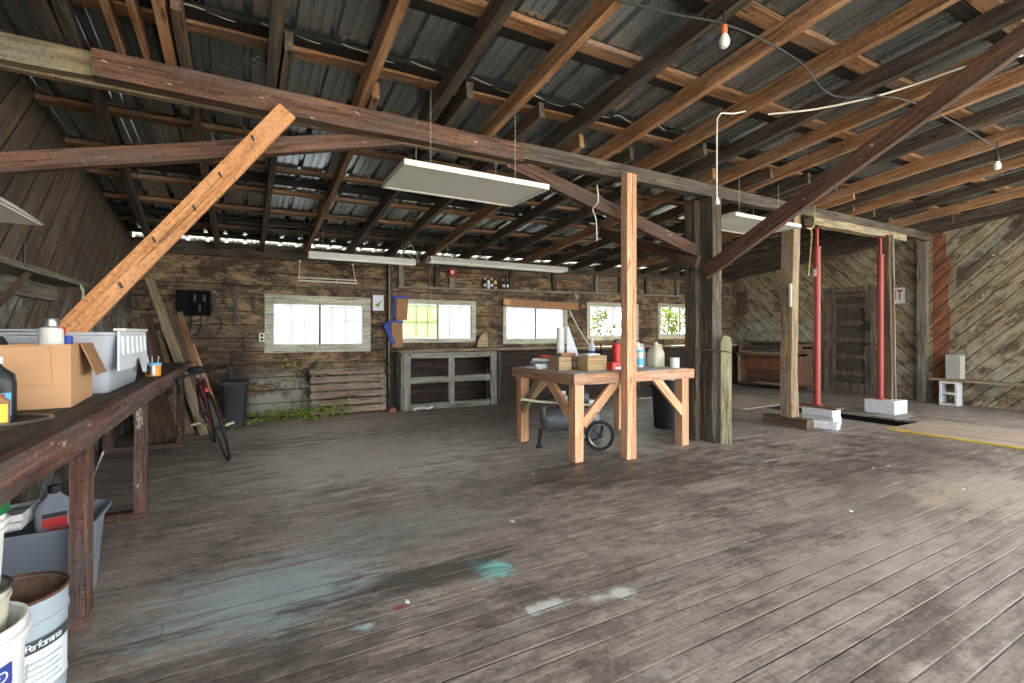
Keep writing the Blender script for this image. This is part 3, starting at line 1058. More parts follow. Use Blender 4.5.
window(1, *WIN[0], ('frostwhite', 'frostwhite'), (.19, .34, .64, .8), (.8, 1, .62), (.12, .12, .13))
window(2, *WIN[1], ('frostgreen', 'frostwhite'), (.2, .36, .68, .84), (.02, .5, .5), (.06, .08, .07))
window(3, *WIN[2], ('frostwhite', 'frostwhite'), (.16, .32, .62, .78), None, (.09, .07, .06))
window(4, *WIN[3], ('glass', 'glass'), (.2, .36), None, (.08, .08, .06))
window(5, *WIN[4], ('glass', 'glass'), (), None, (.08, .08, .06))

# ---- door in the right wall
d = bpy.data.objects.new('door_1', None)
col.objects.link(d)
struct(d)
x = XR - .012
b = MB()
b.bx(x - .02, x + .02, DY0 - .11, DY0, 0, DZ + .11)
b.bx(x - .02, x + .02, DY1, DY1 + .11, 0, DZ + .11)
b.bx(x - .024, x + .02, DY0, DY1, DZ, DZ + .11)
b.build('door_frame', 'doorwood', d)
MB().bx(x + .045, x + .075, DY0, DY1, 0, DZ).build('door_leaf', 'dark', d)
MB().bx(x + .0, x + .08, DY0 - .05, DY1 + .05, -.3, .015).build('threshold', 'doorwood', d)
b = MB()
st = .1
b.bx(x - .004, x + .045, DY0, DY0 + st, .01, DZ)
b.bx(x - .004, x + .045, DY1 - st, DY1, .01, DZ)
for z in (.01, .36, .70, 1.04, 1.38, 1.72, DZ - .11):
    b.bx(x - .004, x + .045, DY0 + st, DY1 - st, z, z + (.2 if z < .1 else .09))
b.build('door_rails', 'doorwood', d)
MB().lathe([(0, 0), (.026, 0), (.03, .03), (.022, .05), (0, .055)], seg=14, mt=facing((x + .008, DY0 + .05, 1.0), (-1, 0, 0))).build('door_knob', 'darksteel', d, smooth=True)
MB().bx(x - .03, x + .005, DY0 + .01, DY0 + .09, 1.25, 1.45).build('door_latch', 'darksteel', d)
b = MB()
b.bx(XR - .05, XR, YO + .02, YB, zr(XR, YB), zr(XR, YB) + .001)
o = timber('trim_1', (XR - .05, YO, zr(XR, YO) + .06), (XR - .05, YB, zr(XR, YB) + .06), .05, .13, 'dark')
struct(o)
b.bm.free()
# plate along the top of the back wall and the eave board outside
o = timber('trim_2', (XL, YB - .03, zr(XL, YB) - .025), (XR, YB - .03, zr(XR, YB) - .025), .06, .09, 'dark', seg=14)
struct(o)
o = timber('trim_3', (XL, YB + .2, zr(XL, YB) + .125), (XR, YB + .2, zr(XR, YB) + .125), .03, .06, 'tarred', seg=14)
struct(o)
o = timber('trim_15', (XL, YB + .03, zr(XL, YB) + .062), (XR, YB + .03, zr(XR, YB) + .062), .03, .115, 'dark', seg=14)
struct(o)
# ledger rail with short studs above it
o = timber('trim_4', (2.2, YB - .03, 1.97), (10.6, YB - .03, 2.10), .1, .035, 'grey', seg=14)
struct(o)
for i, xx in enumerate((2.27, 2.9, 4.35, 5.3, 6.35, 7.0, 7.75, 8.7)):
    o = timber('trim_%d' % (5 + i), (xx, YB - .035, 1.97 + (xx - 2.2) * .0155 + .02), (xx, YB - .035, zr(xx, YB) - .07), .09, .05, 'grey' if i in (0, 4, 7) else 'dark', up=(0, 1, 0))
    struct(o)
o = timber('corner_post', (2.08, YB - .05, 0), (2.08, YB - .05, zr(2, YB) - .07), .08, .09, 'dark', up=(0, 1, 0))
tag(o, 'dark upright on the window wall between the first and second windows', 'post')

# ================================================================ lamps
def chain(p0, p1, parent, name='chain'):
    b = MB()
    p0, p1 = Vector(p0), Vector(p1)
    n = max(3, int((p1 - p0).length / .035))
    for i in range(n):
        a, c = p0.lerp(p1, i / n), p0.lerp(p1, (i + 1) / n)
        m = (a + c) / 2
        off = Vector((.006, 0, 0)) if i % 2 else Vector((0, .006, 0))
        b.tube([a, m + off, c, m - off], .0018, 5, closed=True)
    return b.build(name, 'wire', parent)


def troffer(label, x0, x1, y0, y1, z):
    t = thing('ceiling_light', label, 'light', ((x0 + x1) / 2, (y0 + y1) / 2, z), 0, 'flat panel lights')
    lx, ly = (x1 - x0) / 2, (y1 - y0) / 2
    b = MB()
    r = .022
    b.bx(-lx, lx, -ly, -ly + r, 0, .04)
    b.bx(-lx, lx, ly - r, ly, 0, .04)
    b.bx(-lx, -lx + r, -ly + r, ly - r, 0, .04)
    b.bx(lx - r, lx, -ly + r, ly - r, 0, .04)
    b.build('frame', 'white', t)
    b = MB()
    v = [(-lx, -ly, .04), (lx, -ly, .04), (lx, ly, .04), (-lx, ly, .04), (-lx * .8, -ly * .6, .085), (lx * .8, -ly * .6, .085), (lx * .8, ly * .6, .085), (-lx * .8, ly * .6, .085)]
    vv = [b.bm.verts.new(q) for q in v]
    for f in ((0, 1, 5, 4), (1, 2, 6, 5), (2, 3, 7, 6), (3, 0, 4, 7), (4, 5, 6, 7)):
        b.bm.faces.new([vv[i] for i in f])
    b.build('housing', 'white', t)
    MB().bx(-lx + r, lx - r, -ly + r, ly - r, .008, .014).build('diffuser', 'diffuser', t)
    for sx in (-.6, .6):
        for sy in (-1, 1):
            xx, yy = sx * lx, sy * ly * .55
            zt = zr(t.location.x + xx, t.location.y + yy) - z + .1
            chain((xx, yy, .08), (xx, yy, zt), t)
    return t


troffer('flat white panel light hanging on chains below the red-brown beam', .95, 2.12, 3.19, 3.80, 2.345)
troffer('flat white panel light hanging behind the long dark brace near the old post', 4.72, 5.96, 3.42, 4.02, 2.5)


def strip(label, x0, x1, y, z, tubes=True, wd=.12):
    t = thing('strip_light', label, 'light', ((x0 + x1) / 2, y, z), 0, 'strip lights by the window wall')
    L = (x1 - x0) / 2
    b = MB()
    mt = Matrix(((0, 0, 1, -L), (1, 0, 0, 0), (0, 1, 0, 0), (0, 0, 0, 1)))
    w = wd / 2
    b.prism([(-w, 0), (-w * .5, .075), (w * .5, .075), (w, 0), (w * .9, 0), (w * .42, .065), (-w * .42, .065), (-w * .9, 0)], 2 * L, mt)
    b.build('reflector', 'white', t)
    MB().bx(-L, -L + .02, -w, w, -.012, .056).build('end_cap', 'white', t)
    MB().bx(L - .02, L, -w, w, -.012, .056).build('end_cap', 'white', t)
    if tubes:
        for sy in (-1, 1):
            MB().tube([(-L + .02, sy * w * .45, -.002), (L - .02, sy * w * .45, -.002)], .015, 10).build('tube', 'tube', t, smooth=True)
    for sx in (-.75, .75):
        chain((sx * L, 0, .075), (sx * L, 0, zr(t.location.x + sx * L, y) - z + .08), t)
    return t


strip('short white strip light hanging above the first window, left of the longer one', .74, 2.16, 6.75, 2.20)
strip('long white strip light with two tubes hanging above the second and third windows', 2.45, 4.95, 7.0, 2.30, wd=.26)
t = thing('shop_light', 'white shop light hanging low above the near end of the left workbench', 'light', (-.87, 1.95, 1.655))
b = MB()
mt = Matrix(((1, 0, 0, 0), (0, 0, -1, .76), (0, 1, 0, 0), (0, 0, 0, 1)))
b.prism([(-.15, 0), (-.06, .07), (.06, .07), (.15, 0), (.14, 0), (.055, .06), (-.055, .06), (-.14, 0)], 1.3, mt)
b.build('reflector', 'white', t)
MB().bx(-.138, .138, -.53, .755, -.004, .004).build('diffuser', 'diffuser', t)
for sx in (-.06, .06):
    MB().tube([(sx, -.5, .025), (sx, .72, .025)], .016, 10).build('tube', 'tube', t, smooth=True)
for sy in (-.4, .6):
    chain((0, sy, .07), (0, sy, 1.45), t)


def bulb(label, p, cap, top, name='bulb'):
    t = thing('light_bulb', label, 'light bulb', p)
    MB().lathe([(0, -.1), (.018, -.096), (.028, -.08), (.03, -.062), (.024, -.04), (.014, -.022), (.013, -.01), (0, -.008)], seg=16).build('glass', 'bulbw', t, smooth=True)
    MB().lathe([(0, .03), (.015, .028), (.017, 0), (.015, -.022), (0, -.022)], seg=14).build('socket', cap, t, smooth=True)
    MB().tube([(0, 0, .02), (0, 0, top)], .006, 6).build('stem', 'cordb', t)
    return t


bulb('bare bulb in an orange socket under a dark front rafter', (2.41, 1.82, 2.94), 'orangecap', .12)
bulb('bare bulb under the rafters near the right wall', (6.14, 1.72, 2.83), 'darksteel', .16)


def cord(name, label, pts, r, mat, cat='cord'):
    # smooth the path a little
    P = [Vector(p) for p in pts]
    out = []
    n = len(P)
    for i in range(n - 1):
        p0, p1, p2, p3 = P[max(0, i - 1)], P[i], P[i + 1], P[min(n - 1, i + 2)]
        for s in range(5):
            t = s / 5
            out.append(.5 * ((2 * p1) + (p2 - p0) * t + (2 * p0 - 5 * p1 + 4 * p2 - p3) * t * t + (3 * p1 - p0 - 3 * p2 + p3) * t ** 3))
    out.append(P[-1])
    return tag(MB().tube(out, r, 6).build(name, mat, smooth=True), label, cat)


cord('black_cable', 'black cable strung under the front rafters to the orange bulb socket and on',
     [(1.75, 2.0, zr(1.75, 2) - .01), (2.1, 1.93, zr(2, 1.9) - .03), (2.41, 1.85, 3.0), (2.8, 1.85, zr(2.8, 1.85) - .03), (3.3, 1.9, zr(3.3, 1.9) - .015), (3.9, 2.0, zr(3.9, 2) - .05), (4.5, 1.85, zr(4.5, 1.85) - .01), (5.3, 1.8, zr(5.3, 1.8) - .04), (6.14, 1.74, 2.95)], .007, 'cordb')
pts = []
for i in range(44):
    x = -.6 + i * .092
    y = 3.17 + .02 * math.sin(i * 1.3)
    pts.append((x, y, zr(x, y) + (.158 if i % 5 == 2 else .135)))
cord('wire', 'thin pale wire looping along the metal roof above the red-brown beam', pts, .0035, 'wire', 'wire')
t = thing('pull_cord', 'white pull cord with a plug hanging from a front rafter before the old middle post', 'cord', (3.26, 2.53, 2.22))
MB().tube([(.335, -.03, .80), (.16, -.03, .74), (.04, -.01, .725), (.005, 0, .68), (0, 0, .5), (0, 0, .2), (0, 0, .05)], .006, 6).build('cord', 'cordw', t, smooth=True)
MB().lathe([(0, .07), (.008, .06), (.018, .03), (.02, 0), (0, 0)], seg=12).build('plug', 'cordw', t, smooth=True)
cord('white_cable', 'white cable drooping across the front rafters behind the long dark brace',
     [(3.75, 2.42, zr(3.75, 2.4) - .01), (4.0, 2.2, zr(4, 2.2) - .03), (4.28, 1.95, zr(4.3, 1.9) - .02), (4.45, 1.72, zr(4.4, 1.7) + .0), (4.5, 1.4, zr(4.4, 1.4) - .02), (4.75, 1.2, zr(4.7, 1.2) - .01)], .007, 'cordw')
cord('wall_wire', 'thin pale wire hanging from the strip light down past the second window', [(2.62, 7.0, 2.55), (2.63, 7.4, 2.2), (2.75, 7.72, 1.9), (2.75, 7.76, 1.4)], .004, 'wire', 'wire')
cord('rope', 'yellow rope dangling from the end of the support timber at the nearer jack post',
     [(6.60, 3.62, 2.9), (6.6, 3.62, 2.72), (6.55, 3.61, 2.6), (6.42, 3.62, 2.58), (6.5, 3.6, 2.55), (6.48, 3.6, 2.3), (6.44, 3.6, 2.02), (6.42, 3.6, 1.95)], .009, 'rope', 'rope')
cord('tie_wire', 'pale wire looped over the upper brace beside the new fir post', [(2.95, 3.62, 2.62), (2.93, 3.58, 2.45), (2.93, 3.66, 2.40), (2.97, 3.66, 2.30), (2.98, 3.66, 2.1)], .006, 'cordw', 'wire')

# ================================================================ left workbench
BX, BZ = -.53, .88
root = thing('workbench', 'long red-brown wooden workbench along the left wall', 'workbench', (-.9, 3.5, 0))
by0, by1 = .4, 6.55
xs_ = [(-1.25, -1.05), (-1.045, -.84), (-.835, BX - .019)]
for (a, c) in xs_:
    b = MB()
    b.bx(a, c, by0, by1, BZ - .035, BZ, bev=.004)
    b.build('top_board', 'benchtop', root, mw=root.matrix_basis.inverted())
timber('upper_apron', (BX, by0, BZ - .03), (BX, by1, BZ - .03), .035, .068, 'bench', root, jit=.002)
timber('lower_apron', (BX - .012, by0, BZ - .09), (BX - .012, 4.9, BZ - .09), .035, .05, 'bench', root, jit=.003)
for y in (1.2, 2.6, 3.93, 6.2):
    timber('leg', (BX - .055, y, .05), (BX - .05, y, BZ - .04), .06, .085, 'bench', root, up=(0, 1, 0), jit=.002)
    timber('foot_rail', (XL + .03, y, .026), (BX - .02, y, .026), .085, .05, 'bench', root, jit=.002)
    timber('back_leg', (-1.18, y, .05), (-1.18, y, BZ - .035), .075, .075, 'bench', root, up=(0, 1, 0), jit=.002)
timber('end_apron', (XL + .02, by1 + .012, BZ - .06), (BX, by1 + .012, BZ - .06), .03, .1, 'pale', root)

# shelf on the left wall
root = thing('wall_shelf', 'old grey plank shelf fixed to the left wall above the workbench', 'shelf', (-1.15, 3.6, 1.55))
timber('board', (-1.15, 1.6, 1.575), (-1.15, 4.85, 1.575), .2, .035, 'grey', root)
timber('ledge', (-1.24, 1.6, 1.50), (-1.24, 4.85, 1.50), .035, .11, 'grey', root)
for y in (2.2, 3.75):
    timber('bracket', (-1.24, y, 1.30), (-1.07, y, 1.55), .03, .03, 'brown', root)
MB().tube([(.1, .02, .02), (.1, .03, .16)], .006, 6).build('upright_rod', 'darksteel', root)
b = MB()
b.tube([(-1.04, 4.62, 1.56), (-1.02, 4.6, 1.50), (-1.03, 4.62, 1.44), (-1.03, 4.66, 1.44), (-1.03, 4.66, 1.54)], .005, 6, closed=True)
tag(b.build('wire_hook', 'wire', smooth=True), 'bent pale wire hook hanging on the shelf on the left wall', 'hook')

# ---- things on the bench
# open carton
def box_open(t, w, d, h, th, mat):
    b = MB()
    b.bx(-w / 2, w / 2, -d / 2, d / 2, 0, th)
    b.bx(-w / 2, w / 2, -d / 2, -d / 2 + th, th, h)
    b.bx(-w / 2, w / 2, d / 2 - th, d / 2, th, h)
    b.bx(-w / 2, -w / 2 + th, -d / 2 + th, d / 2 - th, th, h)
    b.bx(w / 2 - th, w / 2, -d / 2 + th, d / 2 - th, th, h)
    return b.build('carton_walls', mat, t)


def rounded(w, d, r, n=5):
    pts = []
    for cx, cy, a0 in ((w / 2 - r, d / 2 - r, 0), (-w / 2 + r, d / 2 - r, PI / 2), (-w / 2 + r, -d / 2 + r, PI), (w / 2 - r, -d / 2 + r, 1.5 * PI)):
        for i in range(n + 1):
            a = a0 + PI / 2 * i / n
            pts.append((cx + r * math.cos(a), cy + r * math.sin(a)))
    return pts


def loft(b, secs, w, d, r, n=5, bottom=True, top=False):
    """rounded-rectangle sections: (z, scale_x, scale_y) """
    rings = []
    for (z, sx, sy) in secs:
        rings.append([b.bm.verts.new((x * sx, y * sy, z)) for x, y in rounded(w, d, r, n)])
    for A, B in zip(rings, rings[1:]):
        for j in range(len(A)):
            k = (j + 1) % len(A)
            b.bm.faces.new((A[j], A[k], B[k], B[j]))
    if bottom:
        b.bm.faces.new(rings[0][::-1])
    if top:
        b.bm.faces.new(rings[-1])
    return b


CH = .275
t = thing('cardboard_box', 'open brown cardboard box full of cans on the left workbench', 'box', (-.945, 3.0, BZ), .06)
box_open(t, .55, .48, CH, .006, 'cardboard')
# flap folded down over the front
b = MB()
b.box((-.02, -.262, .185), (.47, .007, .17), Matrix.Rotation(.2, 3, 'X'))
b.build('front_flap', 'cardboard', t)
m = Matrix.Translation((.28, -.03, CH)) @ Matrix.Rotation(-.36, 4, 'Y')
b = MB()
b.bx(0, .006, -.06, .2, -.16, 0)
f = b.build('side_flap', 'carddark', t, mw=m)


def spray(label, p, body, cap, h=.2, r=.033, tilt=None, band=None):
    mw = Matrix.Translation(p)
    if tilt:
        mw = mw @ Matrix.Rotation(tilt[0], 4, tilt[1])
    t = thing('spray_can', label, 'can', group='cans in the cardboard box', mw=mw)
    MB().lathe([(0, 0), (r, 0), (r, h * .78), (r * .9, h * .82), (r * .5, h * .85), (0, h * .85)], seg=20).build('can_body', body, t, smooth=True)
    MB().lathe([(0, h), (r * .62, h), (r * .7, h * .97), (r * .7, h * .855), (0, h * .855)] if cap != 'nozzle' else [(0, h), (.008, h), (.008, h * .855), (0, h * .855)], seg=18).build('cap', 'red' if cap == 'red' else ('white' if cap in ('white', 'nozzle') else cap), t, smooth=True)
    if band:
        MB().lathe([(r + .0008, h * .2), (r + .0008, h * .68)], seg=20).build('label_band', band, t)
    return t


spray('black spray can with a red cap leaning inside the cardboard box', (-.84, 2.86, BZ + .12), 'black', 'red', .24, .033, (-.45, 'Y'))
spray('white can with a silver dome top and red stripe in the cardboard box', (-.745, 2.87, BZ + .15), 'white', 'steel', .24, .042, None, 'paper')
spray('red-capped can at the back of the cardboard box', (-.78, 3.12, BZ + .10), 'steel', 'red', .255, .033)
spray('blue-topped bottle behind the side flap of the cardboard box', (-.735, 3.05, BZ + .06), 'white', 'blue', .25, .03)
spray('white can lying low in the near corner of the cardboard box', (-1.1, 2.86, BZ + .08), 'white', 'white', .22, .033)

# translucent tote with hinged lid hanging open
t = thing('plastic_tote', 'translucent plastic tote with its ribbed lid half hanging down, on the left workbench', 'storage box', (-.875, 3.75, BZ), 0)
b = loft(MB(), [(0, .88, .88), (.02, .9, .9), (.31, 1, 1), (.315, 1.03, 1.03), (.33, 1.03, 1.03), (.33, .99, .99), (.03, .87, .87)], .53, .90, .05)
b.build('tote_body', 'cloudy', t, smooth=True)
b = MB()
out = [(-.40, 0), (.40, 0), (.39, -.21), (.34, -.27), (.28, -.27), (.2, -.19), (.1, -.16), (.02, -.17), (-.03, -.215), (-.46, -.215)]
m = Matrix.Translation((.275, 0, .335)) @ Matrix(((0, 0, 1, 0), (1, 0, 0, 0), (0, 1, 0, 0), (0, 0, 0, 1))) @ Matrix.Rotation(-.05, 4, 'X')
b.prism(out, .012, m)
for i in range(6):
    q = -.36 + i * .135
    b.prism([(q - .02, -.03), (q + .02, -.03), (q + .016, -.13), (q - .016, -.13)], .022, m)
b.build('lid_half', 'label', t)
MB().bx(-.27, .0, -.42, .42, .335, .345).build('lid_half', 'cloudy', t)
MB().bx(-.2, .18, -.3, .3, .035, .1).build('contents', 'cyanlab', t)
MB().bx(.243, .30, -.32, .38, .338, .352).build('hinge_rail', 'white', t)

t = thing('brush_jar', 'orange jar with a blue rim holding brushes at the far end of the left workbench', 'jar', (-.60, 4.55, BZ))
MB().lathe([(0, 0), (.05, 0), (.052, .085), (.048, .085), (.046, .01), (0, .01)], seg=20).build('jar_body', 'orangelab', t, smooth=True)
MB().lathe([(.0525, .083), (.054, .083), (.054, .1), (.048, .1), (.048, .083)], seg=20).build('blue_rim', 'cyanlab', t)
b = MB()
for a in (0, 1.9, 3.4):
    b.tube([(.02 * math.cos(a), .02 * math.sin(a), .02), (.035 * math.cos(a), .035 * math.sin(a), .15)], .004, 6)
b.build('brush_handles', 'steel', t)
MB().ribbon((0, 0), .052, -2.2, -1.2, .01, .08).build('silver_label', 'steel', t)

t = thing('oil_jug', 'black motor oil jug with a pale cap at the near end of the workbench', 'jug', (-.765, 2.47, BZ), .2)
b = loft(MB(), [(0, .92, .92), (.012, 1, 1), (.17, 1, 1), (.21, .9, .86), (.235, .5, .5), (.25, .3, .45), (.26, .28, .45)], .135, .1, .03, top=True)
b.build('jug_body', 'black', t, smooth=True)
MB().lathe([(0, .258), (.026, .258), (.026, .285), (.022, .29), (0, .29)], c=(0, 0, 0), seg=18).build('cap', 'label', t, smooth=True)
MB().tube([(-.055, 0, .19), (-.058, 0, .23), (-.035, 0, .255), (-.015, 0, .25)], .01, 8).build('handle', 'black', t, smooth=True)
MB().bx(-.02, .055, -.0525, -.0505, .03, .13).build('blue_label', 'cyanlab', t)
MB().bx(-.01, .035, -.0540, -.0526, .08, .125).build('red_label_patch', 'red', t)
t.scale = (.82, .82, .82)
t.location = (-.79, 2.455, BZ)
t = thing('small_bottle', 'small brown bottle with a yellow label and red top in front of the black jug', 'bottle', (-.765, 2.35, BZ), .25)
loft(MB(), [(0, .9, .9), (.01, 1, 1), (.085, 1, 1), (.1, .6, .7), (.115, .4, .6)], .09, .05, .018, top=True).build('bottle_body', 'carddark', t, smooth=True)
MB().bx(-.04, .04, -.0275, -.0255, .012, .075).build('yellow_label', 'yellowlab', t)
MB().lathe([(0, .112), (.018, .112), (.018, .14), (0, .142)], seg=14).build('cap', 'red', t, smooth=True)
b = MB()
pts = [(-.80 + .17 * math.cos(a), 2.43 + .14 * math.sin(a), BZ + .004) for a in [i * 2 * PI / 30 for i in range(30)]]
b.tube(pts, .007, 6, closed=True)
tag(b.build('metal_hoop', 'steel', smooth=True), 'flat grey metal hoop lying round the black jug on the workbench', 'hoop')

# ================================================================ under the bench
def pail(label, p, r0, r1, h, mat, rim=None, inside=None, rings=(), rz=0, name='bucket'):
    t = thing(name, label, 'bucket', p, rz)
    MB().lathe([(0, 0), (r0, 0), (r1, h), (r1 - .004, h), (r0 - .004, .006), (0, .006)], seg=36).build('pail_wall', mat, t, smooth=True)
    b = MB()
    for z, e in rings:
        r = r0 + (r1 - r0) * z / h
        b.lathe([(r, z - .006), (r + e, z - .004), (r + e, z + .004), (r, z + .006)], seg=36)
    if rings:
        b.build('rib_rings', mat, t, smooth=True)
    if rim:
        b = MB()
        b.tube([(r1 * math.cos(i * PI / 18), r1 * math.sin(i * PI / 18), h) for i in range(36)], .006, 8, closed=True)
        b.build('rim', rim, t, smooth=True)
    if inside:
        MB().lathe([(0, h * .8), (r1 - .012, h * .8), (r1 - .0055, h * .985), (r1 - .0095, h * .78), (0, h * .78)], seg=36).build('dried_paint', inside, t)
    return t


def bail(t, r, z, ang, drop, mat='wire', grip=None):
    b = MB()
    pts = []
    for i in range(15):
        a = PI * i / 14
        x, y = r * math.cos(a), r * math.sin(a)
        pts.append((x, -y * math.cos(drop), z - y * math.sin(drop)))
    q = Matrix.Rotation(ang, 3, 'Z')
    b.tube([q @ Vector(p) for p in pts], .003, 6)
    b.build('bail_handle', mat, t, smooth=True)
    if grip:
        b = MB()
        b.tube([q @ Vector(p) for p in pts[6:9]], .009, 8)
        b.build('handle_grip', grip, t, smooth=True)


A = math.atan2(-2.22, .68)          # direction that looks at the camera
t = pail('tall grey paint pail with a rusty red rim and white label by the bench leg', (-.672, 2.19, 0), .14, .145, .345, 'bucketgrey', 'rust', 'rustin', ((.27, .004), (.05, .003)))
MB().ribbon((0, 0), .1405, A - .75, A + 1.3, .055, .185, 22, .003).build('paper_label', 'label', t)
MB().ribbon((0, 0), .142, A - .75, A + 1.3, .185, .225, 22, .003).build('dark_label_band', 'labeldark', t)
def arc(word, a0, da, r, z):
    return [(ch, facing((r * math.cos(a0 + i * da), r * math.sin(a0 + i * da), z), (math.cos(a0 + i * da), math.sin(a0 + i * da), 0))) for i, ch in enumerate(word)]


letters(arc('+Performance', A + .22, .066, .1462, .205), .032, 'label', t)
for ln in range(5):
    b = MB()
    b.ribbon((0, 0), .1452, A + .15, A + 1.0 - .1 * (ln % 2), .075 + ln * .019, .079 + ln * .019, 14)
    b.build('small_print', 'bucketgrey', t)

A2 = math.atan2(-1.93, .72)
t = pail('large white plastic pail with a blue label band at the bottom of the bucket stack', (-.705, 1.915, 0), .135, .15, .375, 'bucketwhite', 'bucketwhite', None, ((.345, .012), (.315, .006)))
MB().ribbon((0, 0), .1435, A2 - .9, A2 + .85, .225, .285, 22, .007).build('blue_label_band', 'labelblue', t)
letters(arc('COVERED', A2 + .12, .09, .1515, .255), .042, 'label', t)
bail(t, .15, .21, A2 + PI / 2, 1.0, 'wire', 'bucketwhite')
t = pail('small dirty metal pail sitting in the large white pail', (-.702, 1.945, .265), .095, .105, .20, 'jug', 'steel', None, ((.17, .004),))
bail(t, .105, .18, A2 + PI / 2 - .2, .2, 'wire', 'label')
t = pail('white pail with a green lid at the top of the bucket stack', (-.712, 1.945, .466), .093, .105, .235, 'bucketwhite', None, None, ((.19, .01), (.165, .008)))
MB().lathe([(0, .25), (.1, .25), (.112, .245), (.112, .215), (.106, .215)], seg=36).build('lid', 'greenlid', t, smooth=True)
letters(arc('COLOR', A2, .2, .0995, .07), .055, 'inkdark', t)
MB().ribbon((0, 0), .0945, A2 - .4, A2 + 1.1, .028, .036, 14, .003).build('red_stripe', 'red', t)

t = thing('storage_bin', 'grey plastic bin full of bottles under the left workbench behind the front leg', 'storage box', (-.865, 2.87, 0))
loft(MB(), [(0, .84, .82), (.33, .93, .93), (.36, 1, 1), (.385, 1.02, 1.02), (.385, .985, .985), (.35, .92, .92), (.03, .82, .8)], .60, .40, .06).build('bin_wall', 'totegrey', t, smooth=True)
t = thing('oil_bottle', 'grey oil bottle with a black cap standing in the grey bin', 'bottle', (-.715, 2.79, .315), .3)
loft(MB(), [(0, 1, 1), (.13, 1, 1), (.16, .9, .8), (.19, .42, .5), (.2, .4, .5)], .12, .07, .02, top=True).build('bottle_body', 'totegrey', t, smooth=True)
MB().lathe([(0, .198), (.021, .198), (.021, .23), (0, .232)], c=(0, 0, 0), seg=16).build('cap', 'black', t, smooth=True)
MB().bx(-.04, .04, -.037, -.0355, .06, .1).build('label_patch', 'red', t)
MB().bx(-.04, .04, -.0372, -.0355, .102, .12).build('label_stripe', 'inkdark', t)
t = thing('small_box', 'small green and red carton beside the oil bottle in the grey bin', 'box', (-.665, 2.76, .29), .2)
MB().box((0, 0, .04), (.13, .05, .08), bev=.003).build('carton', 'red', t)
MB().bx(-.066, .066, -.0265, -.0252, .045, .078).build('green_stripe', 'greenlid', t)
for i in range(2):
    b = MB()
    b.box((0, 0, 0), (.42, .2, .012), bev=.003)
    for e in (-1, 1):
        b.box((0, e * .097, .014), (.42, .006, .03))
        b.box((e * .207, 0, .014), (.006, .188, .03))
    o = b.build('white_tray', 'bucketwhite')
    o.matrix_world = Matrix.Translation((-1.0 + .01 * i, 2.80 - .02 * i, .385 + .034 * i)) @ Matrix.Rotation(-.1, 4, 'Y')
    tag(o, ['lower white tray lying across the grey bin under the bench', 'upper white tray lying across the grey bin under the bench'][i], 'tray', 'white trays')
b = MB()
b.box((0, 0, 0), (.5, .012, .36), bev=.004)
o = b.build('plastic_cover', 'clearplastic')
o.matrix_world = Matrix.Translation((-.86, 2.9, .54)) @ Matrix.Rotation(-.35, 4, 'X') @ Matrix.Rotation(.25, 4, 'Y')
tag(o, 'cloudy plastic lid leaning up behind the trays under the workbench', 'lid')

# ================================================================ work table
TZ = .83
tx0, tx1, ty0, ty1 = 2.70, 4.22, 3.63, 4.74
root = thing('work_table', 'sturdy new fir work table with diagonal braces in the middle of the shed', 'table', ((tx0 + tx1) / 2, (ty0 + ty1) / 2, 0))
inv = root.matrix_basis.inverted()
n = 6
for i in range(n):
    a = ty0 + (ty1 - ty0) * i / n
    c = ty0 + (ty1 - ty0) * (i + 1) / n - .004
    timber('top_board', (tx0, (a + c) / 2, TZ - .02), (tx1, (a + c) / 2, TZ - .02), c - a, .038, 'tabletop', root, jit=.001, bev=.002)
timber('apron', (tx0 - .04, ty0 - .02, TZ - .055), (tx1 + .04, ty0 - .02, TZ - .055), .038, .1, 'apronwood', root, jit=.001)
timber('apron', (tx0, ty1 + .0, TZ - .09), (tx1, ty1 + .0, TZ - .09), .038, .1, 'apronwood', root, jit=.001)
timber('apron', (tx0 - .02, ty0, TZ - .055), (tx0 - .02, ty1 + .02, TZ - .055), .038, .1, 'apronwood', root, jit=.001)
timber('apron', (tx1 + .02, ty0, TZ - .055), (tx1 + .02, ty1 + .02, TZ - .055), .038, .1, 'apronwood', root, jit=.001)
L = [(tx0 + .05, ty0 + .05), (tx1 - .05, ty0 + .05), (tx0 + .05, ty1 - .06), (tx1 - .05, ty1 - .06)]
for (x, y) in L:
    timber('leg', (x, y, 0), (x, y, TZ - .04), .1, .1, 'fir', root, up=(0, 1, 0), jit=.001)
timber('brace', (L[0][0] + .05, L[0][1] - .025, .34), (L[0][0] + .50, L[0][1] - .025, .77), .04, .09, 'fir', root, jit=.001)
timber('brace', (L[1][0] - .03, L[1][1] - .03, .36), (L[1][0] - .46, L[1][1] - .03, .77), .04, .09, 'fir', root, jit=.001)
timber('brace', (L[0][0] - .03, L[0][1] + .05, .42), (L[0][0] - .03, L[0][1] + .46, .77), .04, .09, 'fir', root, jit=.001)
timber('brace', (L[2][0] - .03, L[2][1] - .05, .36), (L[2][0] - .03, L[2][1] - .44, .76), .04, .09, 'pale', root, jit=.001)
timber('brace', (L[2][0] + .05, L[2][1] + .02, .42), (L[2][0] + .42, L[2][1] + .02, .76), .04, .09, 'fir', root, jit=.001)

# things on the table
def setp(o, p, rz=0):
    o.location = p
    o.rotation_euler = (0, 0, rz)
    return o


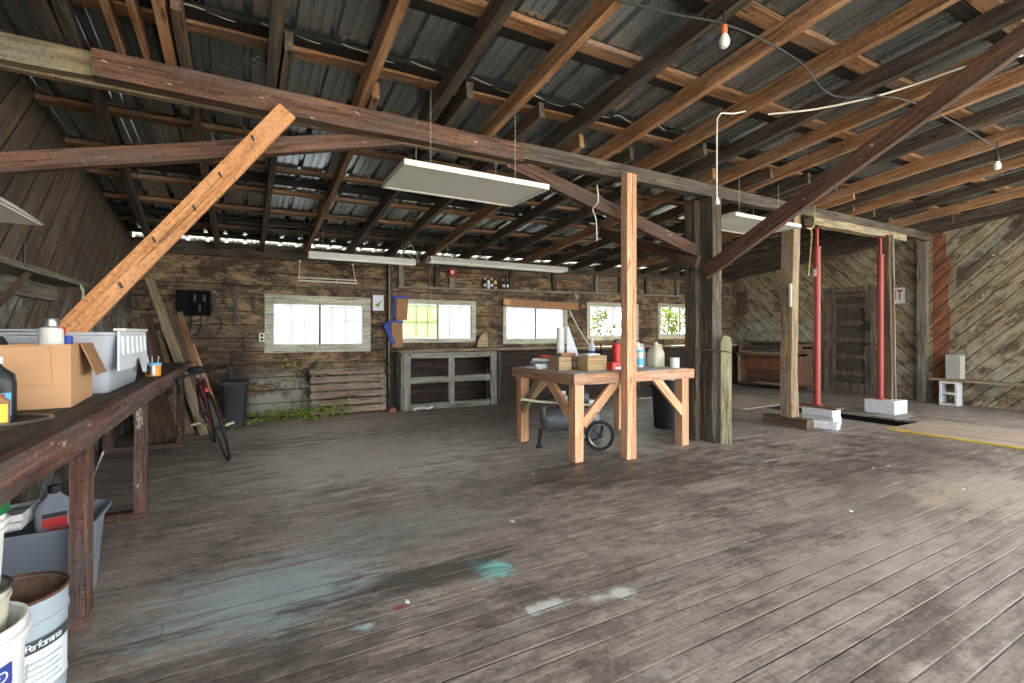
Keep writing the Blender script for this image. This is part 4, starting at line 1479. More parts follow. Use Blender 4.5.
M['blockwood'] = wood('pale_block_wood', lin(140, 112, 76), lin(186, 160, 116), lin(206, 184, 142), dark=.2)
o = setp(MB().box((0, 0, .07), (.16, .18, .14), bev=.005).build('wood_block', 'blockwood'), (2.86, 4.1, TZ))
tag(o, 'pale sawn wood block on the table under a small plank, left of the split block', 'wood block')
o = setp(MB().box((0, 0, .07), (.07, .17, .135), bev=.005).build('wood_block', 'brown'), (2.99, 4.10, TZ))
tag(o, 'dark grained wood block close beside the pale block on the table', 'wood block')
o = setp(MB().box((0, 0, .016), (.2, .1, .032), bev=.003).build('wood_offcut', 'orange'), (2.92, 4.09, TZ + .141), .1)
tag(o, 'short orange plank offcut lying on top of the pale wood block', 'wood block')
o = setp(MB().box((0, 0, .075), (.26, .16, .15), bev=.006).build('wood_block', 'blockwood'), (3.14, 3.93, TZ), .05)
tag(o, 'larger cracked yellow wood block on the table beside the red box', 'wood block')
b = MB()
b.box((0, 0, .007), (.2, .14, .012), .3)
b.box((.01, 0, .017), (.15, .12, .006), -.2)
o = setp(b.build('rag_pile', 'paper'), (3.12, 3.96, TZ + .151))
tag(o, 'folded grey papers lying on the larger yellow wood block', 'papers')
for i, (mt, w, d_, rz) in enumerate((('paper', .27, .21, .1), ('label', .24, .2, -.2), ('totegrey', .25, .18, .35), ('paper', .22, .2, .6), ('red', .16, .12, -.1))):
    h = .028
    o = setp(MB().box((0, 0, h / 2), (w, d_, h - .002), bev=.003).build('magazine', mt), (2.80 + .01 * i, 4.36 - .006 * i, TZ + h * i), rz)
    tag(o, ['pale magazine at the bottom of the stack on the table corner', 'whitish magazine, second from the bottom of the stack on the table', 'grey magazine in the middle of the stack on the table', 'white papers, second from the top of the stack on the table', 'small red booklet on top of the magazine stack on the table'][i], 'magazine', 'magazines on the work table')
b = MB()
for i in range(9):
    rr = .09 + R.uniform(-.02, .02)
    tl = Matrix.Rotation(R.uniform(-.5, .5), 3, 'X') @ Matrix.Rotation(R.uniform(-.4, .4), 3, 'Y')
    b.tube([tl @ Vector((rr * math.cos(a * PI / 12), rr * math.sin(a * PI / 12), 0)) + Vector((0, 0, .07 + R.uniform(-.02, .02))) for a in range(24)], .006, 5, closed=True)
o = setp(b.build('wire_coil', 'coil', smooth=True), (2.93, 4.52, TZ + .0))
tag(o, 'tangled brown coil of wire on the back corner of the table', 'coil')
t = thing('foam_offcut', 'tall white foam board offcut with a slanting edge standing behind the wood blocks', 'board', (3.06, 4.24, TZ))
b = MB()
b.prism([(-.02, 0), (.16, 0), (-.0, .45), (-.02, .45)], .03, facing((0, 0, 0), (-.45, -.89, 0)))
b.build('board', 'label', t)
MB().tube([(-.05, .07, 0), (-.05, .07, .44)], .045, 16).build('rolled_tube', 'bucketwhite', t, smooth=True)
t = thing('water_bottle', 'clear plastic water bottle with a blue label on the table', 'bottle', (3.30, 4.14, TZ), 0)
MB().lathe([(0, 0), (.03, 0), (.034, .02), (.034, .22), (.03, .25), (.014, .285), (.014, .3), (0, .3)], seg=18).build('bottle_body', 'cloudy', t, smooth=True)
MB().lathe([(.0348, .12), (.0348, .19)], seg=18).build('label_band', 'blue', t)
MB().lathe([(0, .3), (.016, .3), (.016, .32), (0, .32)], seg=14).build('cap', 'white', t, smooth=True)
t = thing('small_carton', 'small red and white carton on the front edge of the table', 'box', (3.35, 3.84, TZ), .15)
MB().box((0, 0, .04), (.15, .09, .08), bev=.003).build('carton', 'red', t)
MB().bx(-.03, .06, -.0465, -.0452, .01, .03).build('white_label', 'label', t)
MB().bx(.0755, .1, -.03, .03, .012, .07).build('white_flap', 'label', t)
t = thing('fire_extinguisher', 'red cylinder standing on the table behind the new fir post', 'fire extinguisher', (3.70, 4.2, TZ))
MB().lathe([(0, 0), (.05, 0), (.052, .22), (.04, .26), (.016, .275), (0, .275)], seg=20).build('cylinder', 'red', t, smooth=True)
MB().box((0, 0, .29), (.05, .03, .03)).box((.03, 0, .31), (.09, .018, .012)).build('valve', 'black', t)
t = thing('canister', 'white and blue canister on the table right of the new fir post', 'canister', (3.88, 4.02, TZ))
MB().lathe([(0, 0), (.042, 0), (.042, .17), (0, .17)], seg=20).build('body', 'white', t, smooth=True)
MB().lathe([(0, .19), (.044, .19), (.044, .165), (.0425, .165)], seg=20).build('lid', 'cyanlab', t, smooth=True)
MB().lathe([(.0428, .02), (.0428, .1)], seg=20).build('label_band', 'cyanlab', t)


def jug(label, p, mat, s=1.0, rz=0):
    t = thing('plastic_jug', label, 'jug', p, rz, 'plastic jugs on the work table')
    b = MB()
    loft(b, [(0, .92, .92), (.012, 1, 1), (.15, 1, 1), (.2, .78, .78), (.24, .35, .35), (.255, .24, .24)], .15 * s, .15 * s, .045 * s, top=True)
    b.build('jug_body', mat, t, smooth=True)
    MB().lathe([(0, .254), (.022, .254), (.022, .278), (0, .28)], seg=16).build('cap', 'white' if mat != 'cloudy' else 'label', t, smooth=True)
    MB().tube([(.06 * s, 0, .15), (.085 * s, 0, .2), (.07 * s, 0, .245), (.03 * s, 0, .248)], .012, 8).build('handle', mat, t, smooth=True)
    return t


jug('tan cloudy plastic jug, the front one of two jugs on the table', (4.13, 4.02, TZ), 'jug', 1.1)
jug('whitish plastic jug standing behind the tan jug on the table', (4.04, 4.22, TZ), 'bucketwhite', 1.1)
t = thing('paint_can', 'small paint-splashed white can on the right end of the table', 'paint can', (4.17, 3.78, TZ))
MB().lathe([(0, 0), (.05, 0), (.05, .11), (.046, .11), (.046, .012), (0, .012)], seg=22).build('can_body', 'bucketwhite', t, smooth=True)
b = MB()
b.tube([(.05 * math.cos(i * PI / 12), .05 * math.sin(i * PI / 12), .11) for i in range(24)], .004, 6, closed=True)
b.build('rim', 'steel', t, smooth=True)

t = thing('metal_stand', 'small black metal stand on the table between the red carton and the fir post', 'stand', (3.50, 4.30, TZ), .3)
b = MB()
for sx in (-.09, .09):
    b.tube([(sx, -.06, .0), (sx * .9, 0, .20), (sx * .9, 0, .26)], .008, 6)
    b.tube([(sx, .08, .0), (sx * .9, 0, .20)], .008, 6)
b.build('uprights', 'deepblack', t)
MB().tube([(-.085, 0, .15), (.085, 0, .15)], .007, 6).build('crossbar', 'deepblack', t)
MB().tube([(-.12, -.02, .2), (0, -.1, .1), (.12, -.14, .03)], .01, 6).build('lever', 'deepblack', t)
t = thing('clip_lamp', 'small white clip lamp on the wall ledge above the third window', 'lamp', (5.72, 7.72, 1.97))
MB().lathe([(0, 0), (.02, 0), (.045, .07), (.04, .07), (.017, .006), (0, .006)], seg=16, mt=facing((0, -.02, .0), (.3, -.6, -.75))).build('shade', 'white', t, smooth=True)
MB().tube([(0, 0, .0), (0, .03, .05), (0, .05, .06)], .01, 6).build('clip', 'darksteel', t)
# ---- black bin beside the table
t = thing('trash_can', 'black plastic trash can standing under the right end of the table by the old post', 'trash can', (4.76, 4.44, 0))
MB().lathe([(0, 0), (.155, 0), (.16, .02), (.195, .58), (.21, .585), (.21, .62), (.195, .62), (.155, .03), (0, .03)], seg=32).build('bin_wall', 'black', t, smooth=True)
for s in (-1, 1):
    MB().tube([(s * .2, -.05, .53), (s * .25, -.05, .54), (s * .26, 0, .55), (s * .25, .05, .54), (s * .2, .05, .53)], .012, 8).build('handle', 'black', t, smooth=True)
b = MB()
for i in range(10):
    a = i * .63
    rr = .07 * (i % 3) / 2 + .05
    b.lathe([(0, .05), (.05, .03), (.06, 0), (.04, -.03), (0, -.04)], c=(rr * math.cos(a), rr * math.sin(a), .6 + .02 * (i % 2)), seg=7)
b.build('bag_of_rubbish', 'label', t, smooth=True)

# ---- wheeled compressor under the table
t = thing('air_compressor', 'grey wheeled air compressor tank parked under the work table', 'compressor', (3.12, 4.14, 0), -.42)
mt = Matrix.Translation((-.42, 0, .30)) @ Matrix.Rotation(PI / 2, 4, 'Y')
MB().lathe([(0, 0), (.06, .01), (.11, .04), (.13, .09), (.13, .57), (.11, .62), (.06, .65), (0, .66)], seg=26, mt=mt).build('tank', 'tank', t, smooth=True)
MB().bx(-.22, .12, -.09, .09, .425, .445).build('saddle_plate', 'darksteel', t)
b = MB()
b.lathe([(0, -.1), (.075, -.1), (.08, -.06), (.08, .06), (.075, .1), (0, .1)], seg=20, mt=Matrix.Translation((.0, 0, .53)) @ Matrix.Rotation(PI / 2, 4, 'Y'))
b.build('motor', 'tank', t, smooth=True)
MB().box((-.17, 0, .50), (.1, .12, .12), bev=.01).box((-.17, 0, .58), (.07, .09, .06), bev=.01).build('pump', 'steel', t)
MB().tube([(.22, -.12, .45), (-.45, -.1, .50), (-.62, -.05, .52)], .014, 8).build('handle_bar', 'jug', t, smooth=True)
MB().tube([(-.40, 0, .2), (-.42, 0, .02)], .02, 8).lathe([(0, 0), (.035, 0), (.035, .03), (0, .03)], c=(-.42, 0, 0), seg=12).build('front_foot', 'darksteel', t)
MB().tube([(-.36, -.13, .32), (-.40, -.16, .36), (-.40, -.17, .46)], .02, 8).build('regulator', 'steel', t, smooth=True)


def wheel(parent, c, r, axis, tr, spokes, name='wheel', rimmat='steel'):
    """spoked wheel; axis = unit vector of the axle"""
    ax = Vector(axis).normalized()
    ref = Vector((0, 0, 1))
    u = ax.cross(ref).normalized()
    v = ax.cross(u)
    c = Vector(c)
    ring = lambda q, n=36: [c + u * q * math.cos(2 * PI * i / n) + v * q * math.sin(2 * PI * i / n) for i in range(n)]
    w = MB().tube(ring(r - tr), tr, 8, closed=True).build('wheel', 'rubber', parent, smooth=True)
    parent = w
    MB().tube(ring(r - 2 * tr - .004), .008, 6, closed=True).build('rim', rimmat, parent, smooth=True)
    b = MB()
    for i in range(spokes):
        a = 2 * PI * i / spokes
        s = .5 if i % 2 else -.5
        b.tube([c + ax * .03 * s + u * .015 * math.cos(a + .6) + v * .015 * math.sin(a + .6), c + u * (r - 2 * tr - .005) * math.cos(a) + v * (r - 2 * tr - .005) * math.sin(a)], .0016, 4)
    b.build('spokes', rimmat, parent)
    MB().tube([c - ax * .035, c + ax * .035], .014, 10).build('hub', 'darksteel', parent, smooth=True)


wheel(t, (.18, -.20, .155), .155, (0, 1, 0), .018, 20)
wheel(t, (.18, .20, .155), .155, (0, 1, 0), .018, 20)
MB().tube([(.18, -.24, .155), (.18, .24, .155)], .01, 8).build('axle', 'darksteel', t)
t = thing('gas_cylinder', 'squat grey gas cylinder with a red label behind the compressor wheel', 'cylinder', (3.50, 4.42, 0))
MB().lathe([(0, 0), (.12, 0), (.13, .03), (.13, .26), (.1, .34), (.05, .37), (0, .37)], seg=24).build('cylinder_body', 'tank', t, smooth=True)
MB().lathe([(.05, .36), (.055, .44), (.05, .44), (.045, .365)], seg=18).build('valve_collar', 'bucketwhite', t, smooth=True)
MB().ribbon((0, 0), .13, -2.6, -1.5, .17, .22, 12, .002).build('red_label', 'red', t)

# ================================================================ counter along the windows
CY = 7.36
root = thing('counter', 'long old wooden counter running below the windows', 'counter', (6, 7.6, 0))
for i, (x0, x1) in enumerate(((2.1, 5.2), (5.205, 8.0), (8.005, 10.66))):
    timber('worktop_board', (x0, CY + .1, .93), (x1, CY + .1, .945), .24, .04, 'pale', root)
    timber('worktop_board', (x0, CY + .35, .93), (x1, CY + .35, .945), .24, .04, 'grey', root)
for i, x0 in enumerate((3.86, 5.5, 7.1, 8.8)):
    x1 = (3.86, 5.5, 7.1, 8.8, 10.6)[i + 1] - .01
    b = MB()
    for q in range(4):
        b.bx(x0, x1, CY + .04, CY + .06, .02 + q * .22, .235 + q * .22)
    b.build('front_panel', 'cabin_dark', root, mw=root.matrix_basis.inverted())
    timber('upright', (x0, CY + .03, 0), (x0, CY + .03, .9), .07, .05, 'dark', root, up=(0, 1, 0))
t = thing('open_cabinet', 'flaking grey cabinet frame with four dark openings under the second window', 'cabinet', (2.95, CY, 0))
inv = t.matrix_basis.inverted()
x0, x1 = 2.16, 3.80
MB().bx(x0, x1, CY + .38, CY + .40, .03, .9).build('back_panel', 'cabin_dark', t, mw=inv)
timber('side_panel', (x0 - .01, CY + .2, .01), (x0 - .01, CY + .2, .9), .03, .4, 'cabinet', t, up=(0, 1, 0))
timber('stile', (x0 + .06, CY, .0), (x0 + .06, CY, .9), .13, .03, 'cabinet', t, up=(0, 1, 0))
timber('stile', (2.97, CY, .1), (2.97, CY, .82), .1, .03, 'cabinet', t, up=(0, 1, 0))
timber('stile', (x1 - .06, CY, .0), (x1 - .06, CY, .9), .12, .03, 'cabinet', t, up=(0, 1, 0))
timber('rail', (x0 + .13, CY, .05), (x1 - .13, CY, .05), .03, .1, 'cabinet', t)
timber('rail', (x0 + .13, CY, .86), (x1 - .13, CY, .86), .03, .09, 'cabinet', t)
timber('middle_shelf', (x0 + .13, CY + .16, .47), (x1 - .13, CY + .16, .47), .36, .1, 'cabinet', t)
b = MB()
b.tube([(2.3, CY - .1, .03), (2.42, CY - .12, .05), (2.55, CY - .1, .03), (2.62, CY - .08, .05)], .02, 6)
tag(b.build('crumpled_paper', 'paper', smooth=True), 'crumpled white paper on the floor in front of the open grey cabinet', 'paper')
# things on the counter and around the second window
t = thing('saw_blade_sector', 'pale quarter-round board leaning against the right side of the second window', 'board', (3.72, 7.74, .965))
pts = [(0, 0), (.2, 0)] + [(.2 - .2 * math.sin(a * PI / 12) * .0 - .2 * (1 - math.cos(a * PI / 12)) * 1.0, .27 * math.sin(a * PI / 12)) for a in range(1, 6)] + [(0, .26)]
pts = [(-.12, 0), (.1, 0), (.1, .27), (.05, .265), (-.02, .22), (-.08, .13)]
MB().prism(pts, .02, facing((0, 0, 0), (0, -1, .12))).build('board', 'blockwood', t)
for i, (x0, x1, z0, z1, tl) in enumerate(((2.17, 2.36, 1.43, 1.80, .05), (2.10, 2.27, .985, 1.40, -.05))):
    t = thing('cardboard_flap', ['upper piece of brown cardboard taped beside the second window', 'lower piece of brown cardboard taped beside the second window'][i], 'cardboard', ((x0 + x1) / 2, 7.74, z0), 0)
    w, h = (x1 - x0) / 2, z1 - z0
    MB().box((0, 0, h / 2), (2 * w, .012, h), Matrix.Rotation(tl, 3, 'Y')).build('sheet', 'carddark', t)
    MB().box((-.03, -.004, h), (2 * w + .08, .022, .035), Matrix.Rotation(.05, 3, 'Y')).build('top_tape', 'bluetape', t)
    MB().box((-w - .03, -.004, h * .55), (.03, .022, h * .9), Matrix.Rotation(tl, 3, 'Y')).build('side_tape', 'bluetape', t)
b = MB()
for i in range(5):
    b.box((2.0 + .025 * i, 7.72 + .008 * (i % 2), 1.33 - .06 * i), (.07, .03, .1), Matrix.Rotation(.5 - .25 * i, 3, 'Y'), bev=.008)
tag(b.build('crumpled_blue_film', 'bluetape'), 'crumpled strip of blue tape hanging left of the lower cardboard piece', 'tape')
root = thing('long_carton', 'long flat brown carton fixed across the top of the third window', 'carton', (4.98, 7.76, 1.70))
b = MB()
b.box((0, 0, .06), (1.66, .12, .13), Matrix.Rotation(.025, 3, 'Y'), bev=.004)
b.build('carton', 'carddark', root)
b = MB()
b.box((-.79, -.061, .085), (.14, .002, .1), Matrix.Rotation(.025, 3, 'Y'))
b.build('worn_end_patch', 'cardboard', root)
cord('loose_wire', 'loose pale wire loop hanging above the right end of the short strip light', [(1.98, 6.8, 2.30), (2.06, 6.8, 2.5), (2.10, 6.8, zr(2.1, 6.8) + .01), (2.15, 6.8, 2.45), (2.24, 6.8, 2.24), (2.05, 6.8, 2.36), (1.92, 6.8, 2.26)], .005, 'wire', 'wire')
cord('pole', 'thin pale pole leaning beside the third window', [(5.62, 7.74, 1.66), (5.8, 7.68, 1.3), (6.0, 7.6, .97)], .012, 'cordw', 'pole')
for i, (x, z, mt, cp) in enumerate(((3.78, 2.02, 'black', 'white'), (3.85, 2.02, 'bucketwhite', 'black'), (3.92, 2.02, 'black', 'white'), (3.99, 2.02, 'yellowlab', 'black'), (4.16, 2.025, 'black', 'steel'), (4.24, 2.025, 'black', 'steel'))):
    t = thing('small_can', ['black can with a white cap at the left end of the wall ledge row', 'white can, second in the row on the wall ledge', 'black can with a white label, third in the row on the wall ledge', 'yellow can, fourth in the row on the wall ledge', 'dark can just left of the last can on the wall ledge', 'dark can at the right end of the row on the wall ledge'][i], 'can', (x, 7.775, z), 0, 'cans on the wall ledge')
    MB().lathe([(0, 0), (.028, 0), (.028, .12), (.014, .15), (0, .15)], seg=14).build('can_body', mt, t, smooth=True)
    MB().lathe([(0, .15), (.014, .15), (.014, .19), (0, .19)], seg=12).build('cap', cp, t, smooth=True)
    MB().lathe([(.0286, .03), (.0286, .08)], seg=14).build('label_band', 'label' if i != 3 else 'labeldark', t)
t = thing('round_gauge', 'round red ring sign on a grey board above the second window', 'sign', (3.17, 7.79, 2.27))
MB().bx(-.05, .05, .01, .04, -.27, .12).build('backing_board', 'grey', t)
MB().tube([(.055 * math.cos(i * PI / 12), -.005, .055 * math.sin(i * PI / 12)) for i in range(24)], .022, 8, closed=True).build('red_ring', 'red', t, smooth=True)
MB().lathe([(0, 0), (.04, 0), (.04, .01), (0, .01)], seg=18, mt=facing((0, .008, 0), (0, -1, 0))).build('dial', 'label', t)
cord('conduit', 'thin vertical wire along the wall beside the second window', [(2.05, 7.74, 2.4), (2.06, 7.74, 1.6), (2.05, 7.74, .9), (2.06, 7.74, .3)], .006, 'wire', 'wire')

# ---- things on the back wall, left part
t = thing('fuse_box', 'open black fuse box on the back wall above the leaning planks', 'fuse box', (-.59, 7.85, 1.62))
MB().bx(-.19, -.05, -.09, 0, -.17, .17).build('door', 'deepblack', t)
b = MB()
b.bx(-.04, .2, -.02, 0, -.17, .17)
b.bx(-.04, -.025, -.09, -.02, -.17, .17)
b.bx(.185, .2, -.09, -.02, -.17, .17)
b.bx(-.025, .185, -.09, -.02, .155, .17)
b.bx(-.025, .185, -.09, -.02, -.17, -.155)
b.build('case', 'deepblack', t)
for i in range(3):
    for j in range(2):
        MB().box((.02 + .055 * i, -.045, .07 - .14 * j), (.04, .05, .09), bev=.004).build('fuse_carrier', 'deepblack' if (i + j) % 2 else 'darksteel', t)
b = MB()
for i, xx in enumerate((-.02, .08, .3)):
    b.tube([(xx, -.03, -.17), (xx + .02 * i, -.035, -.3), (xx - .03, -.03, -.42)], .008, 6)
b.build('cables', 'cordb', t)
MB().bx(.23, .27, -.05, 0, -.14, .14).build('cover_strip', 'darksteel', t)
t = thing('tool_rail', 'narrow dark rail on the back wall left of the first window', 'rail', (-.02, 7.83, 1.77))
MB().bx(-.2, .28, -.02, .02, -.012, .012).build('rail', 'dark', t)
t = thing('hand_saw', 'long thin dark tool hanging on the back wall beside the fuse box', 'tool', (-.10, 7.80, 1.72))
MB().prism([(-.02, -.4), (.015, -.42), (.025, -.1), (.02, 0), (-.012, 0)], .004, facing((0, 0, 0), (0, -1, 0))).build('blade', 'darksteel', t)
MB().prism([(-.025, -.02), (.03, -.02), (.03, .04), (-.02, .05)], .02, facing((0, -.005, 0), (0, -1, 0))).build('handle', 'brown', t)
t = thing('square_tool', 'short dark angle tool hanging near the first window', 'tool', (.14, 7.80, 1.73))
MB().bx(-.012, .012, -.008, .008, -.25, 0).bx(-.06, .012, -.008, .008, -.012, .012).build('blade', 'darksteel', t)
t = thing('wall_outlet', 'white electrical outlet at the left edge of the first window', 'outlet', (.235, 7.80, 1.15))
MB().box((0, 0, 0), (.075, .02, .12), bev=.004).build('plate', 'white', t)
for z in (-.028, .028):
    MB().bx(-.018, .018, -.0125, -.0095, z - .018, z + .018).build('socket', 'inkdark', t)
t = thing('picture', 'small framed pale picture with green strokes right of the first window', 'picture', (1.9, 7.83, 1.70))
b = MB()
b.bx(-.1, .1, -.02, .0, .125, .14)
b.bx(-.1, .1, -.02, .0, -.14, -.125)
b.bx(-.1, -.088, -.02, 0, -.125, .125)
b.bx(.088, .1, -.02, 0, -.125, .125)
b.build('frame', 'reddish', t)
MB().bx(-.088, .088, -.012, -.004, -.125, .125).build('sheet', 'label', t)
MB().prism([(-.05, -.06), (.0, -.07), (.05, .02), (.06, .05), (.0, .0), (-.04, -.02)], .002, facing((0, -.012, 0), (0, -1, 0))).build('green_strokes', 'leaf', t)
t = thing('drying_rack', 'thin white rail rack hanging on the back wall above the first window', 'rack', (1.12, 7.72, 1.98))
b = MB()
for (y, z) in ((-.02, .05), (-.02, 0), (-.10, 0)):
    b.tube([(-.42, y, z), (.42, y, z)], .008, 6)
b.build('bars', 'cordw', t)
for s in (-1, 1):
    MB().tube([(s * .38, .1, .3), (s * .40, -.02, .05)], .007, 6).lathe([(0, 0), (.02, 0), (.02, .03), (0, .03)], c=(s * .38, .1, .29), seg=10).build('hanger', 'cordw', t)
b = MB()
for xx in (-.18, .12, .4):
    b.tube([(xx, -.02, .055), (xx, -.02, -.01), (xx, -.10, -.01)], .005, 5)
b.build('cross_ties', 'cordw', t)

t = thing('hose_coil', 'small round brown coil hanging on the upright beside the grey cabinet', 'coil', (2.08, 7.73, .62))
b = MB()
for i in range(5):
    b.tube([(.09 * math.cos(a * PI / 12), -.01 - .012 * i, .09 * math.sin(a * PI / 12)) for a in range(24)], .012, 6, closed=True)
b.build('coil_turns', 'coil', t, smooth=True)
MB().tube([(0, .03, .08), (0, -.08, .085)], .008, 6).build('peg', 'darksteel', t)
o = MB().box((0, 0, .03), (.1, .07, .06), bev=.006).build('brick', 'clothpanel')
o.location = (2.02, 7.42, 0)
tag(o, 'small pinkish brick on the floor between the pallet and the grey cabinet', 'brick')
# pallet
t = thing('pallet', 'slatted wooden pallet leaning on the back wall under the first window', 'pallet', (1.41, 7.52, 0))
tl = .2
mtl = Matrix.Rotation(-tl, 4, 'X')
for xx in (-.5, 0, .5):
    b = MB()
    b.box((0, 0, 0), (.045, .09, .68), bev=.003)
    b.build('stringer', 'pallet', t, mw=mtl @ Matrix.Translation((xx, .075, .35)))
for i in range(6):
    o = timber('slat', (-.55, 0, .06 + .116 * i), (.55, 0, .06 + .116 * i), .018, .09, 'pallet', t, jit=.002)
    o.matrix_local = mtl @ Matrix.Translation((-.55, .02, .065 + .116 * i))

# leaning planks
planks_ = [((-.78, 6.45, 0), (-1.22, 7.25, 1.15), .14, 'brown'), ((-.39, 6.78, 0), (-1.06, 7.72, 1.93), .10, 'pale'), ((-.72, 6.7, 0), (-1.17, 7.6, 1.36), .16, 'brown'),
           ((-.58, 6.86, 0), (-1.04, 7.76, 1.22), .18, 'pale'), ((-.30, 6.95, 0), (-.74, 7.78, 1.50), .07, 'orange'), ((-.42, 7.05, 0), (-.86, 7.78, 1.62), .12, 'brown'),
           ((-.22, 7.1, 0), (-.60, 7.79, 1.06), .05, 'fir'), ((-.66, 6.95, 0), (-1.1, 7.78, 1.45), .11, 'brown'), ((-.34, 7.2, 0), (-.92, 7.8, 1.30), .08, 'pale'), ((-.85, 6.5, 0), (-1.19, 7.3, .95), .2, 'pale'), ((-.5, 7.25, 0), (-.72, 7.8, 1.2), .16, 'dark')]
names = ['brown plank leaning lowest at the left end of the corner pile', 'long pale plank leaning across the left corner, the tallest in the pile', 'brown plank leaning in the left corner behind the bench end',
         'broad grey-brown plank leaning behind the tall pale one in the left corner', 'narrow orange-brown batten leaning right of the tall pale plank', 'brown plank leaning right behind the tall pale plank',
         'thin new fir strip leaning by the bicycle', 'brown plank leaning between the tall pale plank and the plank wall', 'narrow pale batten leaning behind the orange-brown batten in the corner', 'short wide pale board leaning low under the end of the workbench', 'dark plank leaning deepest in the corner pile by the bin']
for (p0, p1, w, mt), nm in zip(planks_, names):
    v = (Vector(p1) - Vector(p0)).normalized()
    p0 = Vector(p0) + Vector((0, 0, .0))
    o = timber('leaning_plank', p0, p1, w, .028, mt, up=(-.2, -1, .3), jit=.002)
    tag(o, nm, 'plank', 'planks leaning in the left corner')

# black bin behind the bicycle
t = thing('waste_bin', 'black waste bin standing against the back wall behind the bicycle', 'bin', (-.1, 7.25, 0))
loft(MB(), [(0, .82, .82), (.5, 1, 1), (.53, 1.06, 1.06), (.55, 1.06, 1.06), (.55, .98, .98), (.03, .78, .78)], .3, .3, .05).build('bin_wall', 'black', t, smooth=True)
MB().box((0, 0, .57), (.34, .34, .04), bev=.012).build('lid', 'black', t)

# ---- bicycle, seen from the front, leaning towards the planks
lean = Matrix.Translation((-.17, 5.62, 0)) @ Matrix.Rotation(.16, 4, 'Z') @ Matrix.Rotation(-.24, 4, 'Y')
t = thing('bicycle', 'maroon road bicycle with drop handlebars leaning by the corner planks, front wheel forward', 'bicycle', mw=lean)
WR = .335
wf, wb = Vector((0, -.33 + .03, WR)), Vector((0, .68, WR))
wheel(t, wf, WR, (1, 0.0, 0), .014, 28)
wheel(t, wb, WR, (1, 0, 0), .014, 28)
hd0, hd1 = Vector((0, -.20, .64)), Vector((0, -.16, .80))
bb = Vector((0, .26, .28))
st = Vector((0, .42, .76))
b = MB()
b.tube([hd0, hd1], .019, 10)
b.tube([hd0 + Vector((0, .01, .02)), bb], .016, 10)
b.tube([hd1 - Vector((0, 0, .04)), st - Vector((0, 0, .06))], .014, 10)
b.tube([bb, st], .015, 10)
for s in (-1, 1):
    b.tube([bb + Vector((s * .03, 0, 0)), wb + Vector((s * .055, 0, 0))], .008, 8)
    b.tube([st + Vector((s * .015, 0, -.06)), wb + Vector((s * .055, 0, 0))], .007, 8)
b.build('frame', 'maroon', t, smooth=True)
b = MB()
for s in (-1, 1):
    b.tube([hd0 + Vector((s * .025, 0, -.02)), hd0 + Vector((s * .045, -.02, -.12)), wf + Vector((s * .05, 0, 0))], .009, 8)
b.tube([hd0 + Vector((-.03, 0, -.015)), hd0 + Vector((.03, 0, -.015))], .012, 8)
b.build('fork', 'maroon', t, smooth=True)
MB().tube([hd1, hd1 + Vector((0, .012, .06)), hd1 + Vector((0, -.08, .07))], .012, 8).build('stem', 'steel', t, smooth=True)
hc = hd1 + Vector((0, -.08, .07))
for s in (-1, 1):
    pts = [hc, hc + Vector((s * .12, 0, 0)), hc + Vector((s * .19, -.02, 0)), hc + Vector((s * .205, -.08, -.01)), hc + Vector((s * .21, -.10, -.07)), hc + Vector((s * .215, -.06, -.13)), hc + Vector((s * .22, .02, -.14))]
    MB().tube(pts, .013, 10).build('drop_handlebar', 'rubber', t, smooth=True)
    MB().tube([hc + Vector((s * .20, -.1, .03)), hc + Vector((s * .2, -.13, -.01)), hc + Vector((s * .2, -.12, -.12))], .007, 8).build('brake_lever', 'darksteel', t, smooth=True)
    MB().tube([hc + Vector((s * .2, -.1, .03)), hc + Vector((s * .1, -.16, .14)), hc + Vector((s * .02, -.08, .1)), hd0 + Vector((0, -.03, .03))], .003, 6).build('brake_cable', 'cordb', t, smooth=True)
b = loft(MB(), [(0, .5, .85), (.02, .9, 1), (.04, 1, 1), (.055, .8, .95)], .15, .26, .06, top=True)
b.build('saddle', 'rubber', t, smooth=True, loc=st + Vector((0, .03, .06)))
MB().tube([st - Vector((0, .0, .05)), st + Vector((0, .02, .07))], .012, 8).build('seat_post', 'steel', t, smooth=True)
cr = MB()
cr.tube([bb + Vector((.05, 0, 0)) + Vector((0, .09 * math.cos(i * PI / 12), .09 * math.sin(i * PI / 12))) for i in range(24)], .004, 6, closed=True)
cr.build('chainring', 'steel', t, smooth=True)
for s, a in ((1, -.35), (-1, PI - .35)):
    e = bb + Vector((s * .07, -.165 * math.cos(a), .165 * math.sin(a) * .4))
    MB().tube([bb + Vector((s * .04, 0, 0)), e], .01, 8).build('crank_arm', 'steel', t, smooth=True)
    MB().box(e + Vector((s * .06, 0, 0)), (.085, .06, .02), bev=.003).build('pedal', 'jug', t)
MB().box(hd0 + Vector((0, -.035, .06)), (.03, .01, .05), bev=.004).build('head_badge', 'red', t)

